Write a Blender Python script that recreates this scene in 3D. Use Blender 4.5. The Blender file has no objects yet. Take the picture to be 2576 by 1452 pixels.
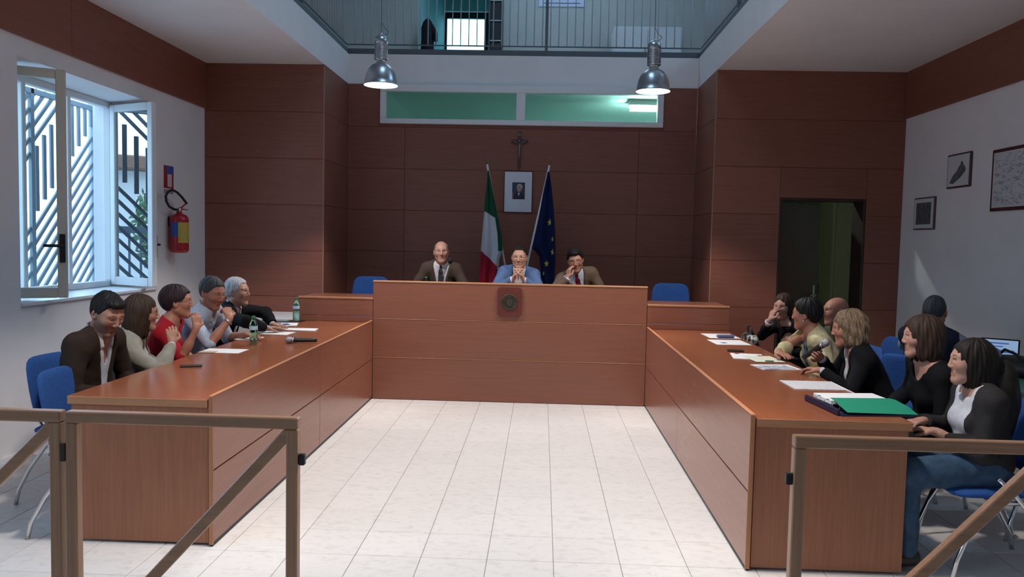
import bpy, bmesh, math, random, time
import numpy as np
from mathutils import Matrix, Vector

T0 = time.time()
random.seed(7)
SC = bpy.context.scene
COL = SC.collection
PI = math.pi

# ------------------------------------------------------------------ camera
CAM_H = 1.64157
PITCH, YAW, ROLL, FPX = -0.06126, -0.03646, 0.02123, 2010.07
def _cam():
    cy, sy, cp, sp = math.cos(YAW), math.sin(YAW), math.cos(PITCH), math.sin(PITCH)
    fw = Vector((sy*cp, cy*cp, sp)); r = Vector((cy, -sy, 0)); u = r.cross(fw)
    c, s = math.cos(ROLL), math.sin(ROLL)
    r2 = r*c + u*s; u2 = u*c - r*s
    m = Matrix(((r2.x, u2.x, -fw.x, 0), (r2.y, u2.y, -fw.y, 0), (r2.z, u2.z, -fw.z, CAM_H), (0, 0, 0, 1)))
    cd = bpy.data.cameras.new('camera'); co = bpy.data.objects.new('camera', cd); COL.objects.link(co)
    co.matrix_world = m
    cd.sensor_width = 36.0; cd.lens = FPX/2576*36.0; cd.clip_start = 0.05; cd.clip_end = 200
    SC.camera = co
_cam()

# ------------------------------------------------------------------ sky, exposure
W = bpy.data.worlds.new('sky'); SC.world = W; W.use_nodes = True
_bg = W.node_tree.nodes['Background']
_bg.inputs[0].default_value = (0.43, 0.70, 1.0, 1)      # even overcast daylight
_bg.inputs[1].default_value = 6.0
SC.view_settings.view_transform = 'Standard'
SC.view_settings.look = 'None'
SC.view_settings.exposure = 0.0
SC.view_settings.gamma = 1.0
SC.view_settings.use_curve_mapping = False
LAMP_W = 265.0          # each pendant lamp
LAMP_RGB = (1.0, 0.90, 0.83)

# ------------------------------------------------------------------ materials
MATS = {}
def _new(name):
    m = bpy.data.materials.new(name); m.use_nodes = True
    nt = m.node_tree; b = nt.nodes['Principled BSDF']
    return m, nt, b
def lin(c):
    return tuple(((x/255)/12.92 if x/255 <= .04045 else ((x/255+.055)/1.055)**2.4) for x in c)
def mat(name, rgb, rough=.6, metal=0, spec=.5, bump=0, bscale=200, var=0, vscale=8, alpha=1, trans=0, ior=1.45, emit=None, estr=0, sheen=0, coat=0):
    if name in MATS: return MATS[name]
    m, nt, b = _new(name)
    b.inputs['Base Color'].default_value = (*rgb, 1); b.inputs['Roughness'].default_value = rough
    b.inputs['Metallic'].default_value = metal; b.inputs['Specular IOR Level'].default_value = spec
    b.inputs['Transmission Weight'].default_value = trans; b.inputs['IOR'].default_value = ior
    b.inputs['Coat Weight'].default_value = coat
    if emit: b.inputs['Emission Color'].default_value = (*emit, 1); b.inputs['Emission Strength'].default_value = estr
    if var or bump:
        tc = nt.nodes.new('ShaderNodeTexCoord')
    if var:
        n = nt.nodes.new('ShaderNodeTexNoise'); n.inputs['Scale'].default_value = vscale; n.inputs['Detail'].default_value = 4
        nt.links.new(tc.outputs['Object'], n.inputs['Vector'])
        r = nt.nodes.new('ShaderNodeValToRGB')
        r.color_ramp.elements[0].color = (*[max(0, x*(1-var)) for x in rgb], 1); r.color_ramp.elements[0].position = .3
        r.color_ramp.elements[1].color = (*[min(1, x*(1+var)) for x in rgb], 1); r.color_ramp.elements[1].position = .7
        nt.links.new(n.outputs['Fac'], r.inputs['Fac']); nt.links.new(r.outputs['Color'], b.inputs['Base Color'])
    if bump:
        n2 = nt.nodes.new('ShaderNodeTexNoise'); n2.inputs['Scale'].default_value = bscale; n2.inputs['Detail'].default_value = 3
        nt.links.new(tc.outputs['Object'], n2.inputs['Vector'])
        bp = nt.nodes.new('ShaderNodeBump'); bp.inputs['Strength'].default_value = bump; bp.inputs['Distance'].default_value = .004
        nt.links.new(n2.outputs['Fac'], bp.inputs['Height']); nt.links.new(bp.outputs['Normal'], b.inputs['Normal'])
    MATS[name] = m
    return m
def wood(name, rgb, axis=0, rough=.38, var=.15, coat=0.0, per_object=.06):
    """veneer: noise stretched along the grain axis (0 x, 1 y, 2 z)"""
    m, nt, b = _new(name)
    tc = nt.nodes.new('ShaderNodeTexCoord'); mp = nt.nodes.new('ShaderNodeMapping')
    sc = [75, 75, 75]; sc[axis] = 2.6
    mp.inputs['Scale'].default_value = sc
    nt.links.new(tc.outputs['Object'], mp.inputs['Vector'])
    oi = nt.nodes.new('ShaderNodeObjectInfo')
    mad = nt.nodes.new('ShaderNodeVectorMath'); mad.operation = 'ADD'
    cmb = nt.nodes.new('ShaderNodeCombineXYZ')
    mul = nt.nodes.new('ShaderNodeMath'); mul.operation = 'MULTIPLY'; mul.inputs[1].default_value = 37.0
    nt.links.new(oi.outputs['Random'], mul.inputs[0])
    for i in range(3): nt.links.new(mul.outputs[0], cmb.inputs[i])
    nt.links.new(mp.outputs['Vector'], mad.inputs[0]); nt.links.new(cmb.outputs[0], mad.inputs[1])
    n = nt.nodes.new('ShaderNodeTexNoise'); n.inputs['Scale'].default_value = 1.0; n.inputs['Detail'].default_value = 7; n.inputs['Roughness'].default_value = .62
    nt.links.new(mad.outputs[0], n.inputs['Vector'])
    r = nt.nodes.new('ShaderNodeValToRGB')
    r.color_ramp.elements[0].color = (*[x*(1-var) for x in rgb], 1); r.color_ramp.elements[0].position = .30
    r.color_ramp.elements[1].color = (*[min(1, x*(1+var)) for x in rgb], 1); r.color_ramp.elements[1].position = .72
    nt.links.new(n.outputs['Fac'], r.inputs['Fac'])
    hs = nt.nodes.new('ShaderNodeHueSaturation')
    mr = nt.nodes.new('ShaderNodeMapRange'); mr.inputs[3].default_value = 1-per_object; mr.inputs[4].default_value = 1+per_object
    nt.links.new(oi.outputs['Random'], mr.inputs[0]); nt.links.new(mr.outputs[0], hs.inputs['Value'])
    nt.links.new(r.outputs['Color'], hs.inputs['Color']); nt.links.new(hs.outputs['Color'], b.inputs['Base Color'])
    b.inputs['Roughness'].default_value = rough; b.inputs['Coat Weight'].default_value = coat; b.inputs['Coat Roughness'].default_value = .12
    bp = nt.nodes.new('ShaderNodeBump'); bp.inputs['Strength'].default_value = .03; bp.inputs['Distance'].default_value = .002
    nt.links.new(n.outputs['Fac'], bp.inputs['Height']); nt.links.new(bp.outputs['Normal'], b.inputs['Normal'])
    MATS[name] = m
    return m
def attr_mat(name, rough=.5, spec=.4, sub=0.0, bump=0, bscale=300):
    m, nt, b = _new(name)
    a = nt.nodes.new('ShaderNodeAttribute'); a.attribute_name = 'Col'
    nt.links.new(a.outputs['Color'], b.inputs['Base Color'])
    b.inputs['Roughness'].default_value = rough; b.inputs['Specular IOR Level'].default_value = spec
    if bump:
        tc = nt.nodes.new('ShaderNodeTexCoord')
        n2 = nt.nodes.new('ShaderNodeTexNoise'); n2.inputs['Scale'].default_value = bscale
        nt.links.new(tc.outputs['Object'], n2.inputs['Vector'])
        bp = nt.nodes.new('ShaderNodeBump'); bp.inputs['Strength'].default_value = bump; bp.inputs['Distance'].default_value = .004
        nt.links.new(n2.outputs['Fac'], bp.inputs['Height']); nt.links.new(bp.outputs['Normal'], b.inputs['Normal'])
    MATS[name] = m
    return m

WOODC = (.24, .083, .054)
M_panx = wood('veneer_panel', WOODC, 0, rough=.46)
M_pany = wood('veneer_panel_side', WOODC, 1, rough=.5)
DESKC = (.275, .103, .063)
M_dx = wood('desk_veneer_x', DESKC, 0, rough=.30, per_object=.05, var=.10)
M_dy = wood('desk_veneer_y', DESKC, 1, rough=.24, per_object=.05, var=.10)
M_dz = wood('desk_veneer_z', (.36, .137, .066), 2, rough=.4, per_object=.05)
M_top = wood('desk_top_veneer', (.30, .098, .045), 1, rough=.2, per_object=.03)
M_edge = wood('desk_edging', (.50, .23, .11), 1, rough=.35, var=.15, per_object=.03)
M_edgex = wood('desk_edging_x', (.50, .23, .11), 0, rough=.35, var=.15, per_object=.03)
M_edgez = wood('desk_edging_z', (.46, .20, .09), 2, rough=.35, var=.15, per_object=.03)
M_gatex = wood('gate_wood_x', (.36, .19, .105), 0, rough=.35, var=.2, per_object=.04)
M_gatez = wood('gate_wood_z', (.36, .19, .105), 2, rough=.35, var=.2, per_object=.04)
M_wall = mat('plaster_white', (.76, .735, .735), .9, var=.03, vscale=3, bump=.05, bscale=90)
M_white = mat('white_lacquer', (.74, .74, .74), .45)
M_cream = mat('cream_lacquer', (.62, .57, .48), .45)
M_grout = mat('grout', (.38, .37, .35), .9)
M_darkgap = mat('dark_joint', (.045, .018, .014), .9)
M_black = mat('black_plastic', (.012, .012, .014), .45)
M_steel = mat('brushed_steel', (.55, .57, .60), .25, metal=1)
M_chrome = mat('chrome', (.72, .73, .75), .12, metal=1)
M_greym = mat('grey_painted_metal', (.10, .115, .13), .45)
M_balus = mat('galvanised_baluster', (.42, .45, .48), .5, metal=.2)
M_blue = mat('blue_upholstery', (.016, .075, .27), .9, bump=.3, bscale=500, var=.15, vscale=60)
M_paper = mat('white_paper', (.80, .80, .80), .8)
M_glass = None

# ------------------------------------------------------------------ object helpers
def link(o): COL.objects.link(o); return o
def tag(o, label=None, cat=None, group=None, kind=None):
    if label: o['label'] = label
    if cat: o['category'] = cat
    if group: o['group'] = group
    if kind: o['kind'] = kind
    return o
def empty(name, loc=(0, 0, 0), rz=0.0, label=None, cat=None, group=None, kind=None):
    o = bpy.data.objects.new(name, None); link(o)
    o.empty_display_size = .1
    o.location = loc; o.rotation_euler = (0, 0, rz)
    return tag(o, label, cat, group, kind)
def put(name, me, m, parent=None, world=True):
    """link a mesh; with world=True its coordinates are world ones whatever the parent's place"""
    o = bpy.data.objects.new(name, me); link(o)
    if m is not None and not me.materials:
        me.materials.append(m)
    if parent is not None:
        o.parent = parent
        if world:
            pm = Matrix.Identity(4); p = parent
            chain = []
            while p is not None: chain.append(p); p = p.parent
            for p in reversed(chain):
                pm = pm @ (p.matrix_parent_inverse if p.parent else Matrix.Identity(4)) @ p.matrix_basis
            o.matrix_parent_inverse = pm.inverted()
    return o
class MB:
    """collects shapes into one mesh"""
    def __init__(s): s.v = []; s.f = []; s.sm = []
    def add(s, v, f, smooth=False):
        k = len(s.v); s.v += [tuple(p) for p in v]; s.f += [tuple(i+k for i in q) for q in f]; s.sm += [smooth]*len(f); return s
    def box(s, x0, x1, y0, y1, z0, z1, M=None):
        v = [(x0,y0,z0),(x1,y0,z0),(x1,y1,z0),(x0,y1,z0),(x0,y0,z1),(x1,y0,z1),(x1,y1,z1),(x0,y1,z1)]
        if M is not None: v = [M @ Vector(p) for p in v]
        return s.add(v, [(0,3,2,1),(4,5,6,7),(0,1,5,4),(1,2,6,5),(2,3,7,6),(3,0,4,7)])
    def bbox(s, x0, x1, y0, y1, z0, z1, b=.004, M=None):
        """box with chamfered edges"""
        b = min(b, (x1-x0)*.49, (y1-y0)*.49, (z1-z0)*.49)
        X = (x0, x0+b, x1-b, x1); Y = (y0, y0+b, y1-b, y1); Z = (z0, z0+b, z1-b, z1)
        v = []; idx = {}
        def V(i, j, k):
            if (i, j, k) not in idx: idx[(i, j, k)] = len(v); v.append((X[i], Y[j], Z[k]))
            return idx[(i, j, k)]
        f = []
        for a in (0, 3):
            q = [V(a,1,1), V(a,2,1), V(a,2,2), V(a,1,2)]; f.append(q if a else q[::-1])
            q = [V(1,a,1), V(1,a,2), V(2,a,2), V(2,a,1)]; f.append(q if a else q[::-1])
            q = [V(1,1,a), V(2,1,a), V(2,2,a), V(1,2,a)]; f.append(q if a else q[::-1])
        for a in (0, 3):
            for c in (0, 3):
                ai, ci = (1 if a == 0 else 2), (1 if c == 0 else 2)
                s_ = (a == 0) ^ (c == 0)
                q = [V(a,ci,1), V(a,ci,2), V(ai,c,2), V(ai,c,1)]; f.append(q if s_ else q[::-1])
                q = [V(a,1,ci), V(ai,1,c), V(ai,2,c), V(a,2,ci)]; f.append(q if s_ else q[::-1])
                q = [V(1,a,ci), V(2,a,ci), V(2,ai,c), V(1,ai,c)]; f.append(q if s_ else q[::-1])
        for a in (0, 3):
            for c in (0, 3):
                for e in (0, 3):
                    ai, ci, ei = [1 if t == 0 else 2 for t in (a, c, e)]
                    q = [V(a,ci,ei), V(ai,c,ei), V(ai,ci,e)]
                    f.append(q if ((a == 3) ^ (c == 3) ^ (e == 3)) else q[::-1])
        if M is not None: v = [M @ Vector(p) for p in v]
        return s.add(v, f)
    def tube(s, pts, r, n=10, cap=True, closed=False):
        pts = [Vector(p) for p in pts]; N = len(pts)
        rs = r if isinstance(r, (list, tuple)) else [r]*N
        v = []; f = []; up = None
        for i, p in enumerate(pts):
            if closed: d = pts[(i+1) % N]-pts[i-1]
            else: d = pts[min(i+1, N-1)]-pts[max(i-1, 0)]
            d.normalize()
            if up is None:
                a = Vector((0, 0, 1)) if abs(d.z) < .9 else Vector((1, 0, 0))
                up = (a-d*a.dot(d)).normalized()
            else: up = (up-d*up.dot(d)).normalized()
            q = d.cross(up)
            for k in range(n):
                t = 2*PI*k/n; v.append(p+(up*math.cos(t)+q*math.sin(t))*rs[i])
        for i in range(N if closed else N-1):
            for k in range(n):
                a = i*n+k; b = i*n+(k+1) % n; c = ((i+1) % N)*n+(k+1) % n; e = ((i+1) % N)*n+k
                f.append((a, b, c, e))
        if cap and not closed:
            f.append(tuple(range(n))[::-1]); f.append(tuple((N-1)*n+k for k in range(n)))
        return s.add(v, f, True)
    def lathe(s, prof, c=(0, 0, 0), n=24, M=None, cap=True):
        """prof: (radius, z) bottom to top"""
        v = []; f = []
        for r, z in prof:
            for k in range(n):
                t = 2*PI*k/n; v.append(Vector((c[0]+r*math.cos(t), c[1]+r*math.sin(t), c[2]+z)))
        for i in range(len(prof)-1):
            for k in range(n): f.append((i*n+k, i*n+(k+1) % n, (i+1)*n+(k+1) % n, (i+1)*n+k))
        if cap:
            f.append(tuple(range(n))[::-1]); f.append(tuple((len(prof)-1)*n+k for k in range(n)))
        if M is not None: v = [M @ p for p in v]
        return s.add(v, f, True)
    def prism(s, poly, z0, z1, M=None):
        """poly in xy, counter-clockwise"""
        n = len(poly); v = [Vector((x, y, z0)) for x, y in poly]+[Vector((x, y, z1)) for x, y in poly]
        f = [tuple(range(n))[::-1], tuple(range(n, 2*n))]+[(i, (i+1) % n, n+(i+1) % n, n+i) for i in range(n)]
        if M is not None: v = [M @ p for p in v]
        return s.add(v, f)
    def grid(s, P, smooth=True, closed_u=False):
        """P[i][j] rows of points"""
        n, m = len(P), len(P[0]); v = [p for row in P for p in row]
        f = []
        for i in range(n if closed_u else n-1):
            for j in range(m-1):
                a = i*m+j; b = ((i+1) % n)*m+j
                f.append((a, b, b+1, a+1))
        return s.add(v, f, smooth)
    def mesh(s, name):
        me = bpy.data.meshes.new(name); me.from_pydata(s.v, [], s.f); 
        me.polygons.foreach_set('use_smooth', s.sm); me.update(); return me
    def build(s, name, m, parent=None, world=True):
        return put(name, s.mesh(name), m, parent, world)
def Rz(a): return Matrix.Rotation(a, 4, 'Z')
def Tr(*p): return Matrix.Translation(Vector(p))
def boxo(name, b, m, parent=None, bev=.003, world=True):
    return MB().bbox(*b, b=bev).build(name, m, parent, world)

# ================================================================== SETTING
XL_W, XR_W = -3.84, 3.945          # side walls
YP, YR = 9.0, 10.08                # wood piers, recessed wood wall
PX0, PX1 = -2.475, 1.875           # pier corners / edges of the void
ZS, ZF = 3.55, 3.92                # soffit, upper floor
YB = -4.0                          # wall behind the photographer
PLAT = .30                         # dais platform
JZ = [0, .425, .944, 1.463, 1.982, 2.50, 3.02, ZS]

def struct(name, mb, m, parent=None):
    return tag(mb.build(name, m, parent), kind=None if parent else 'structure')

# floor: grout bed, tiles one by one where they show
floor = struct('floor', MB().box(-4.4, 4.3, YB-.2, 13.2, -.2, -.006), M_grout)
def tile_mat():
    m, nt, b = _new('marbled_tile')
    g = nt.nodes.new('ShaderNodeNewGeometry')
    mp = nt.nodes.new('ShaderNodeMapping'); mp.inputs['Scale'].default_value = (14, 24, 1); mp.inputs['Rotation'].default_value = (0, 0, .6)
    nt.links.new(g.outputs['Position'], mp.inputs['Vector'])
    n = nt.nodes.new('ShaderNodeTexNoise'); n.inputs['Scale'].default_value = 1.0; n.inputs['Detail'].default_value = 3.5; n.inputs['Distortion'].default_value = .9
    nt.links.new(mp.outputs[0], n.inputs['Vector'])
    r = nt.nodes.new('ShaderNodeValToRGB')
    e = r.color_ramp.elements
    e[0].position = .26; e[0].color = (.63, .605, .58, 1)
    e[1].position = .50; e[1].color = (.73, .71, .69, 1)
    nt.links.new(n.outputs['Fac'], r.inputs['Fac'])
    oi = nt.nodes.new('ShaderNodeObjectInfo'); mr = nt.nodes.new('ShaderNodeMapRange'); mr.inputs[3].default_value = .975; mr.inputs[4].default_value = 1.02
    nt.links.new(oi.outputs['Random'], mr.inputs[0])
    hs = nt.nodes.new('ShaderNodeHueSaturation'); nt.links.new(mr.outputs[0], hs.inputs['Value']); nt.links.new(r.outputs['Color'], hs.inputs['Color'])
    nt.links.new(hs.outputs['Color'], b.inputs['Base Color'])
    b.inputs['Roughness'].default_value = .34; b.inputs['Specular IOR Level'].default_value = .35
    return m
M_tile = tile_mat()
TS, TX, TY = .34054, -.92666, 5.02087
_tm = MB().bbox(-TS/2+.0016, TS/2-.0016, -TS/2+.0016, TS/2-.0016, -.008, 0, b=.0015).mesh('tile'); _tm.materials.append(M_tile)
_rest = MB()
i0, i1 = math.floor((-4.0-TX)/TS), math.ceil((4.1-TX)/TS)
j0, j1 = math.floor((-1.0-TY)/TS), math.ceil((9.0-TY)/TS)
for i in range(i0, i1):
    for j in range(j0, j1):
        cx, cy = TX+(i+.5)*TS, TY+(j+.5)*TS
        if cy > 9.1: continue
        near = (-1.87 < cx < 1.25 and 3.3 < cy < 8.1) or (cx < -2.2 and 3.3 < cy < 5.7) or (cx > 1.7 and 3.3 < cy < 5.0) or (3.3 < cy < 4.2)
        if near:
            o = bpy.data.objects.new('tile', _tm); link(o); o.parent = floor; o.location = (cx, cy, 0)
        else:
            _rest.box(cx-TS/2+.0016, cx+TS/2-.0016, cy-TS/2+.0016, cy+TS/2-.0016, -.008, 0)
tag(_rest.build('tile_field', M_tile, floor), kind='stuff')

# left wall with deep window openings (the one in view; two unseen ones put in for daylight)
WY0, WY1, WZ0, WZ1 = 5.75, 7.81, 1.07, 2.90
wl = MB()
_open = [(-2.6, -.5), (1.6, 3.66), (WY0, WY1)]
TW = .62
def wall_with_openings(mb, x0, x1, ya, yb, za, zb, opens, oz0, oz1):
    y = ya
    for a, b in opens:
        mb.box(x0, x1, y, a, za, zb)
        mb.box(x0, x1, a, b, za, oz0); mb.box(x0, x1, a, b, oz1, zb); y = b
    mb.box(x0, x1, y, yb, za, zb)
wall_with_openings(wl, XL_W-TW, XL_W, YB-.2, YP+.02, -.2, ZS, _open, WZ0, WZ1)
wall_left = struct('wall_left', wl, M_wall)
sill_m = mat('pale_stone_sill', (.72, .74, .76), .35)
for k, (a, b) in enumerate(_open):
    struct('window_sill', MB().bbox(XL_W-TW+.1, XL_W+.03, a-.0, b+.0, WZ0, WZ0+.025, b=.004), sill_m, wall_left)
wall_right = struct('wall_right', MB().box(XR_W, XR_W+.25, YB-.2, YP+.02, -.2, ZS), M_wall)
wall_back = struct('wall_back', MB().box(-4.45, 4.2, YB-.2, YB, -.2, ZS), M_wall)

# wood band along the top of both side walls: boards end to end
for side, x0, x1, par in (('left', XL_W, XL_W+.022, wall_left), ('right', XR_W-.022, XR_W, wall_right)):
    y = YB
    while y < YP-.05:
        y2 = min(y+2.6, YP-.022)
        struct('panel', MB().bbox(x0, x1, y+.002, y2-.002, 3.045, ZS, b=.002), M_pany, par); y = y2

# piers, recess and returns: veneer panels with open joints over a dark backing
pier_l = struct('wall_pier_left', MB().box(XL_W-.4, PX0-.02, YP, YP+.2, -.2, ZS), M_darkgap)
pier_r = struct('wall_pier_right', MB().box(PX1+.02, 2.615, YP, YP+.2, -.2, ZS).box(3.555, XR_W+.25, YP, YP+.2, -.2, ZS).box(2.615, 3.555, YP, YP+.2, 2.165, ZS), M_darkgap)
recess = struct('wall_recess', MB().box(PX0, -2.065, YR, YR+.14, 0, ZS).box(1.46, PX1, YR, YR+.14, 0, ZS)
                .box(-2.065, 1.46, YR, YR+.14, 0, 3.06).box(-2.065, 1.46, YR, YR+.14, 3.50, ZS), M_darkgap)
ret_l = struct('wall_return_left', MB().box(PX0-.14, PX0-.02, YP+.02, YR+.14, 0, ZS), M_darkgap)
ret_r = struct('wall_return_right', MB().box(PX1+.02, PX1+.14, YP+.02, YR+.14, 0, ZS), M_darkgap)
G = .0019
def pan(par, x0, x1, z0, z1, y, m=M_panx):
    struct('panel', MB().bbox(x0+G, x1-G, y-.02, y, z0+G, z1-G, b=.0008), m, par)
def pans(par, y0, y1, z0, z1, x, d, m=M_pany):
    struct('panel', MB().bbox(min(x, x+d), max(x, x+d), y0+G, y1-G, z0+G, z1-G, b=.0008), m, par)
for a, b in zip(JZ[:-1], JZ[1:]):
    pan(pier_l, XL_W, PX0, a, b, YP)
    if b <= 1.99:
        pan(pier_r, PX1, 2.615, a, b, YP); pan(pier_r, 3.555, XR_W, a, b, YP)
    elif a < 2.1:
        pan(pier_r, PX1, 2.615, a, b, YP); pan(pier_r, 2.615, 3.555, 2.165, b, YP); pan(pier_r, 3.555, XR_W, a, b, YP)
    else:
        pan(pier_r, PX1, XR_W, a, b, YP)
    if b < ZS:
        for x0, x1 in ((PX0, -1.75), (-1.75, 1.17), (1.17, PX1)): pan(recess, x0, x1, a, b, YR)
    else:
        pan(recess, PX0, -2.065, a, b, YR); pan(recess, 1.46, PX1, a, b, YR)
        pan(recess, -2.065, 1.46, a, 3.06, YR)
    pans(ret_l, YP-.02, YR-.02, a, b, PX0, -.02); pans(ret_r, YP-.02, YR-.02, a, b, PX1, .02)
trim_m = mat('corner_bead', (.30, .17, .11), .4)
struct('trim_1', MB().bbox(PX0-.012, PX0+.003, YP-.024, YP-.012, 0, ZS, b=.002), trim_m)
struct('trim_2', MB().bbox(PX1-.003, PX1+.012, YP-.024, YP-.012, 0, ZS, b=.002), trim_m)

# ceiling of the room: soffits round the void, white fascia on its edges
struct('ceiling', MB().box(-4.46, PX0, YB-.2, YP+.2, ZS, ZF).box(PX1, 4.2, YB-.2, YP+.2, ZS, ZF).box(PX0, PX1, YB-.2, .6, ZS, ZF)
       .box(-4.46, PX0, YP+.2, YR, ZS, ZF).box(PX1, 4.2, YP+.2, YR, ZS, ZF).box(-4.46, 4.2, YR, 16.4, ZS, ZF), M_wall)
# room behind the dais wall, seen through the transom and the door
M_green = mat('pale_green_paint', (.58, .71, .70), .85, var=.03)
struct('wall_back_room', MB().box(-2.75, -2.615, YR+.14, 13.2, 0, ZS).box(-2.75, 4.2, 13.0, 13.2, 0, ZS).box(4.05, 4.2, YP+.2, 13.2, 0, ZS).box(2.02, 2.14, 10.75, 13.0, 0, ZS), M_green)  # last box: partition added to keep the doorway side dark
struct('ceiling_back_room', MB().box(-2.6, 4.04, YR+.15, 12.99, ZS-.012, ZS-.002), mat('pale_green_ceiling', (.62, .72, .69), .85))
M_wood_dk = wood('dark_door_veneer', (.085, .035, .024), 2, rough=.4)
# transom window
def glass_mat(name, tint, gloss=.1, rough=0.0):
    m = bpy.data.materials.new(name); m.use_nodes = True; nt = m.node_tree
    for n in list(nt.nodes): nt.nodes.remove(n)
    out = nt.nodes.new('ShaderNodeOutputMaterial'); t = nt.nodes.new('ShaderNodeBsdfTransparent'); t.inputs[0].default_value = (*tint, 1)
    g = nt.nodes.new('ShaderNodeBsdfGlossy'); g.inputs['Roughness'].default_value = rough
    fr = nt.nodes.new('ShaderNodeFresnel'); fr.inputs[0].default_value = 1.5
    ad = nt.nodes.new('ShaderNodeMath'); ad.operation = 'MULTIPLY_ADD'; ad.inputs[1].default_value = 1.0; ad.inputs[2].default_value = gloss; ad.use_clamp = True
    mx = nt.nodes.new('ShaderNodeMixShader')
    nt.links.new(fr.outputs[0], ad.inputs[0]); nt.links.new(ad.outputs[0], mx.inputs[0]); nt.links.new(t.outputs[0], mx.inputs[1]); nt.links.new(g.outputs[0], mx.inputs[2])
    nt.links.new(mx.outputs[0], out.inputs[0]); MATS[name] = m
    return m
M_gl_green = glass_mat('green_tinted_glass', (.72, .92, .90), .0)
M_gl_refl = glass_mat('reflective_sash_glass', (.80, .88, .88), .42)
M_gl = glass_mat('clear_glass', (.93, .97, .97), .05)
tr = empty('window_2', (-.3, YR, 3.06), kind='structure')
_fy0, _fy1 = YR-.055, YR+.03
for b in ((-2.065, 1.46, _fy0, _fy1, 3.455, 3.548), (-2.065, 1.46, _fy0, _fy1, 3.058, 3.122), (-2.065, -1.992, _fy0, _fy1, 3.122, 3.455), (1.383, 1.46, _fy0, _fy1, 3.122, 3.455), (-.362, -.25, _fy0, _fy1, 3.122, 3.455)):
    boxo('frame_bar', b, M_white, tr, .006)
for a, b in ((-1.992, -.362), (-.25, 1.383)):
    boxo('pane', (a, b, YR-.01, YR-.004, 3.122, 3.455), M_gl_green, tr, .0005)
# fluorescent fitting of that room
lf = empty('tube_light', (1.32, 10.95, 3.40), label='bright tube light fitting glowing behind the transom window pane', cat='light')
boxo('housing', (1.12, 1.75, 10.85, 11.05, 3.47, ZS-.012), M_white, lf)
MB().tube([(1.14, 10.95, 3.43), (1.73, 10.95, 3.43)], .028, 12).build('tube', mat('tube_glow', (1, 1, 1), emit=(.80, 1.0, .93), estr=330), lf)
# doorway: dark jambs, leaf ajar
door = empty('door_1', (3.085, YP, 0), kind='structure')
M_jamb = mat('dark_brown_jamb', (.035, .02, .016), .45)
boxo('jamb', (2.615, 2.64, YP-.02, YP+.30, 0, 2.165), M_jamb, door); boxo('jamb', (3.53, 3.555, YP-.02, YP+.30, 0, 2.165), M_jamb, door)
boxo('lintel', (2.64, 3.53, YP-.02, YP+.30, 2.14, 2.165), M_jamb, door)
_dm = Tr(2.645, YP+.27, 0) @ Rz(math.radians(37))
leaf = MB().bbox(0, .86, 0, .042, .01, 2.135, b=.003, M=_dm).build('leaf', M_wood_dk, door)
hm = MB()
for s_ in (-.03, .072):
    hm.tube([_dm @ Vector((.80, .02, 1.05)), _dm @ Vector((.80, s_, 1.05)), _dm @ Vector((.70, s_, 1.05))], .011, 8)
hm.bbox(.785, .815, -.004, .046, .95, 1.17, b=.002, M=_dm)
hm.build('door_handle', mat('brass_handle', (.55, .60, .40), .3, metal=1), leaf)
# olive cupboard standing in the room beyond the door
M_olive = mat('olive_lacquer', (.33, .30, .16), .6)
cb = empty('tall_cupboard', (3.86, 10.7, 0), label='olive tall cupboard standing beyond the half open door', cat='cupboard')
boxo('body', (3.72, 4.04, 10.3, 11.4, 0, 2.25), M_olive, cb); boxo('door', (3.70, 3.72, 10.31, 10.845, .08, 2.22), M_olive, cb); boxo('door', (3.70, 3.72, 10.855, 11.39, .08, 2.22), M_olive, cb)
for yy in (10.80, 10.90): boxo('handle', (3.685, 3.70, yy-.006, yy+.006, 1.0, 1.15), M_steel, cb)

# ------------------------------------------------------------------ window in view: frame, two sashes swung in
XF = -4.30
win = empty('window_1', (XF, 6.78, WZ0), kind='structure')
FZ0, FZ1 = WZ0+.025, WZ1
for b in ((XF-.03, XF+.04, WY0, WY1, FZ0, FZ0+.06), (XF-.03, XF+.04, WY0, WY1, FZ1-.06, FZ1), (XF-.03, XF+.04, WY0, WY0+.055, FZ0+.06, FZ1-.06), (XF-.03, XF+.04, WY1-.055, WY1, FZ0+.06, FZ1-.06),
          (XF-.03, XF+.04, 6.43, 6.485, FZ0+.06, FZ1-.06), (XF-.03, XF+.04, 7.06, 7.115, FZ0+.06, FZ1-.06)):
    boxo('frame_bar', b, M_white, win, .006)
def sash(hinge, free, width, mframe, flip, mglass):
    """a casement leaf between two plan points; its own axes: x along the leaf"""
    h = Vector((hinge[0], hinge[1], 0)); d = Vector((free[0]-hinge[0], free[1]-hinge[1], 0)).normalized()
    M = Matrix(((d.x, -d.y, 0, h.x), (d.y, d.x, 0, h.y), (0, 0, 1, 0), (0, 0, 0, 1)))
    z0, z1 = FZ0+.02, FZ1-.035
    mb = MB(); t = .028; st = .07
    mb.bbox(0, st, -t, t, z0, z1, .006, M).bbox(width-st, width, -t, t, z0, z1, .006, M).bbox(st, width-st, -t, t, z0, z0+.08, .006, M).bbox(st, width-st, -t, t, z1-.07, z1, .006, M)
    s_ = mb.build('sash', mframe, win)
    MB().bbox(st-.005, width-st+.005, -.004, .004, z0+.075, z1-.065, .0005, M).build('pane', mglass, s_)
    hb = MB(); f = flip; zc = 1.50
    hb.bbox(width-.055, width-.015, min(f*t, f*(t+.014)), max(f*t, f*(t+.014)), zc-.11, zc+.11, .003, M)
    hb.tube([M @ Vector((width-.035, f*t, zc+.02)), M @ Vector((width-.035, f*(t+.05), zc+.02)), M @ Vector((width-.16, f*(t+.055), zc+.02))], .012, 8)
    hb.build('handle', M_black, s_)
    return s_
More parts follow.
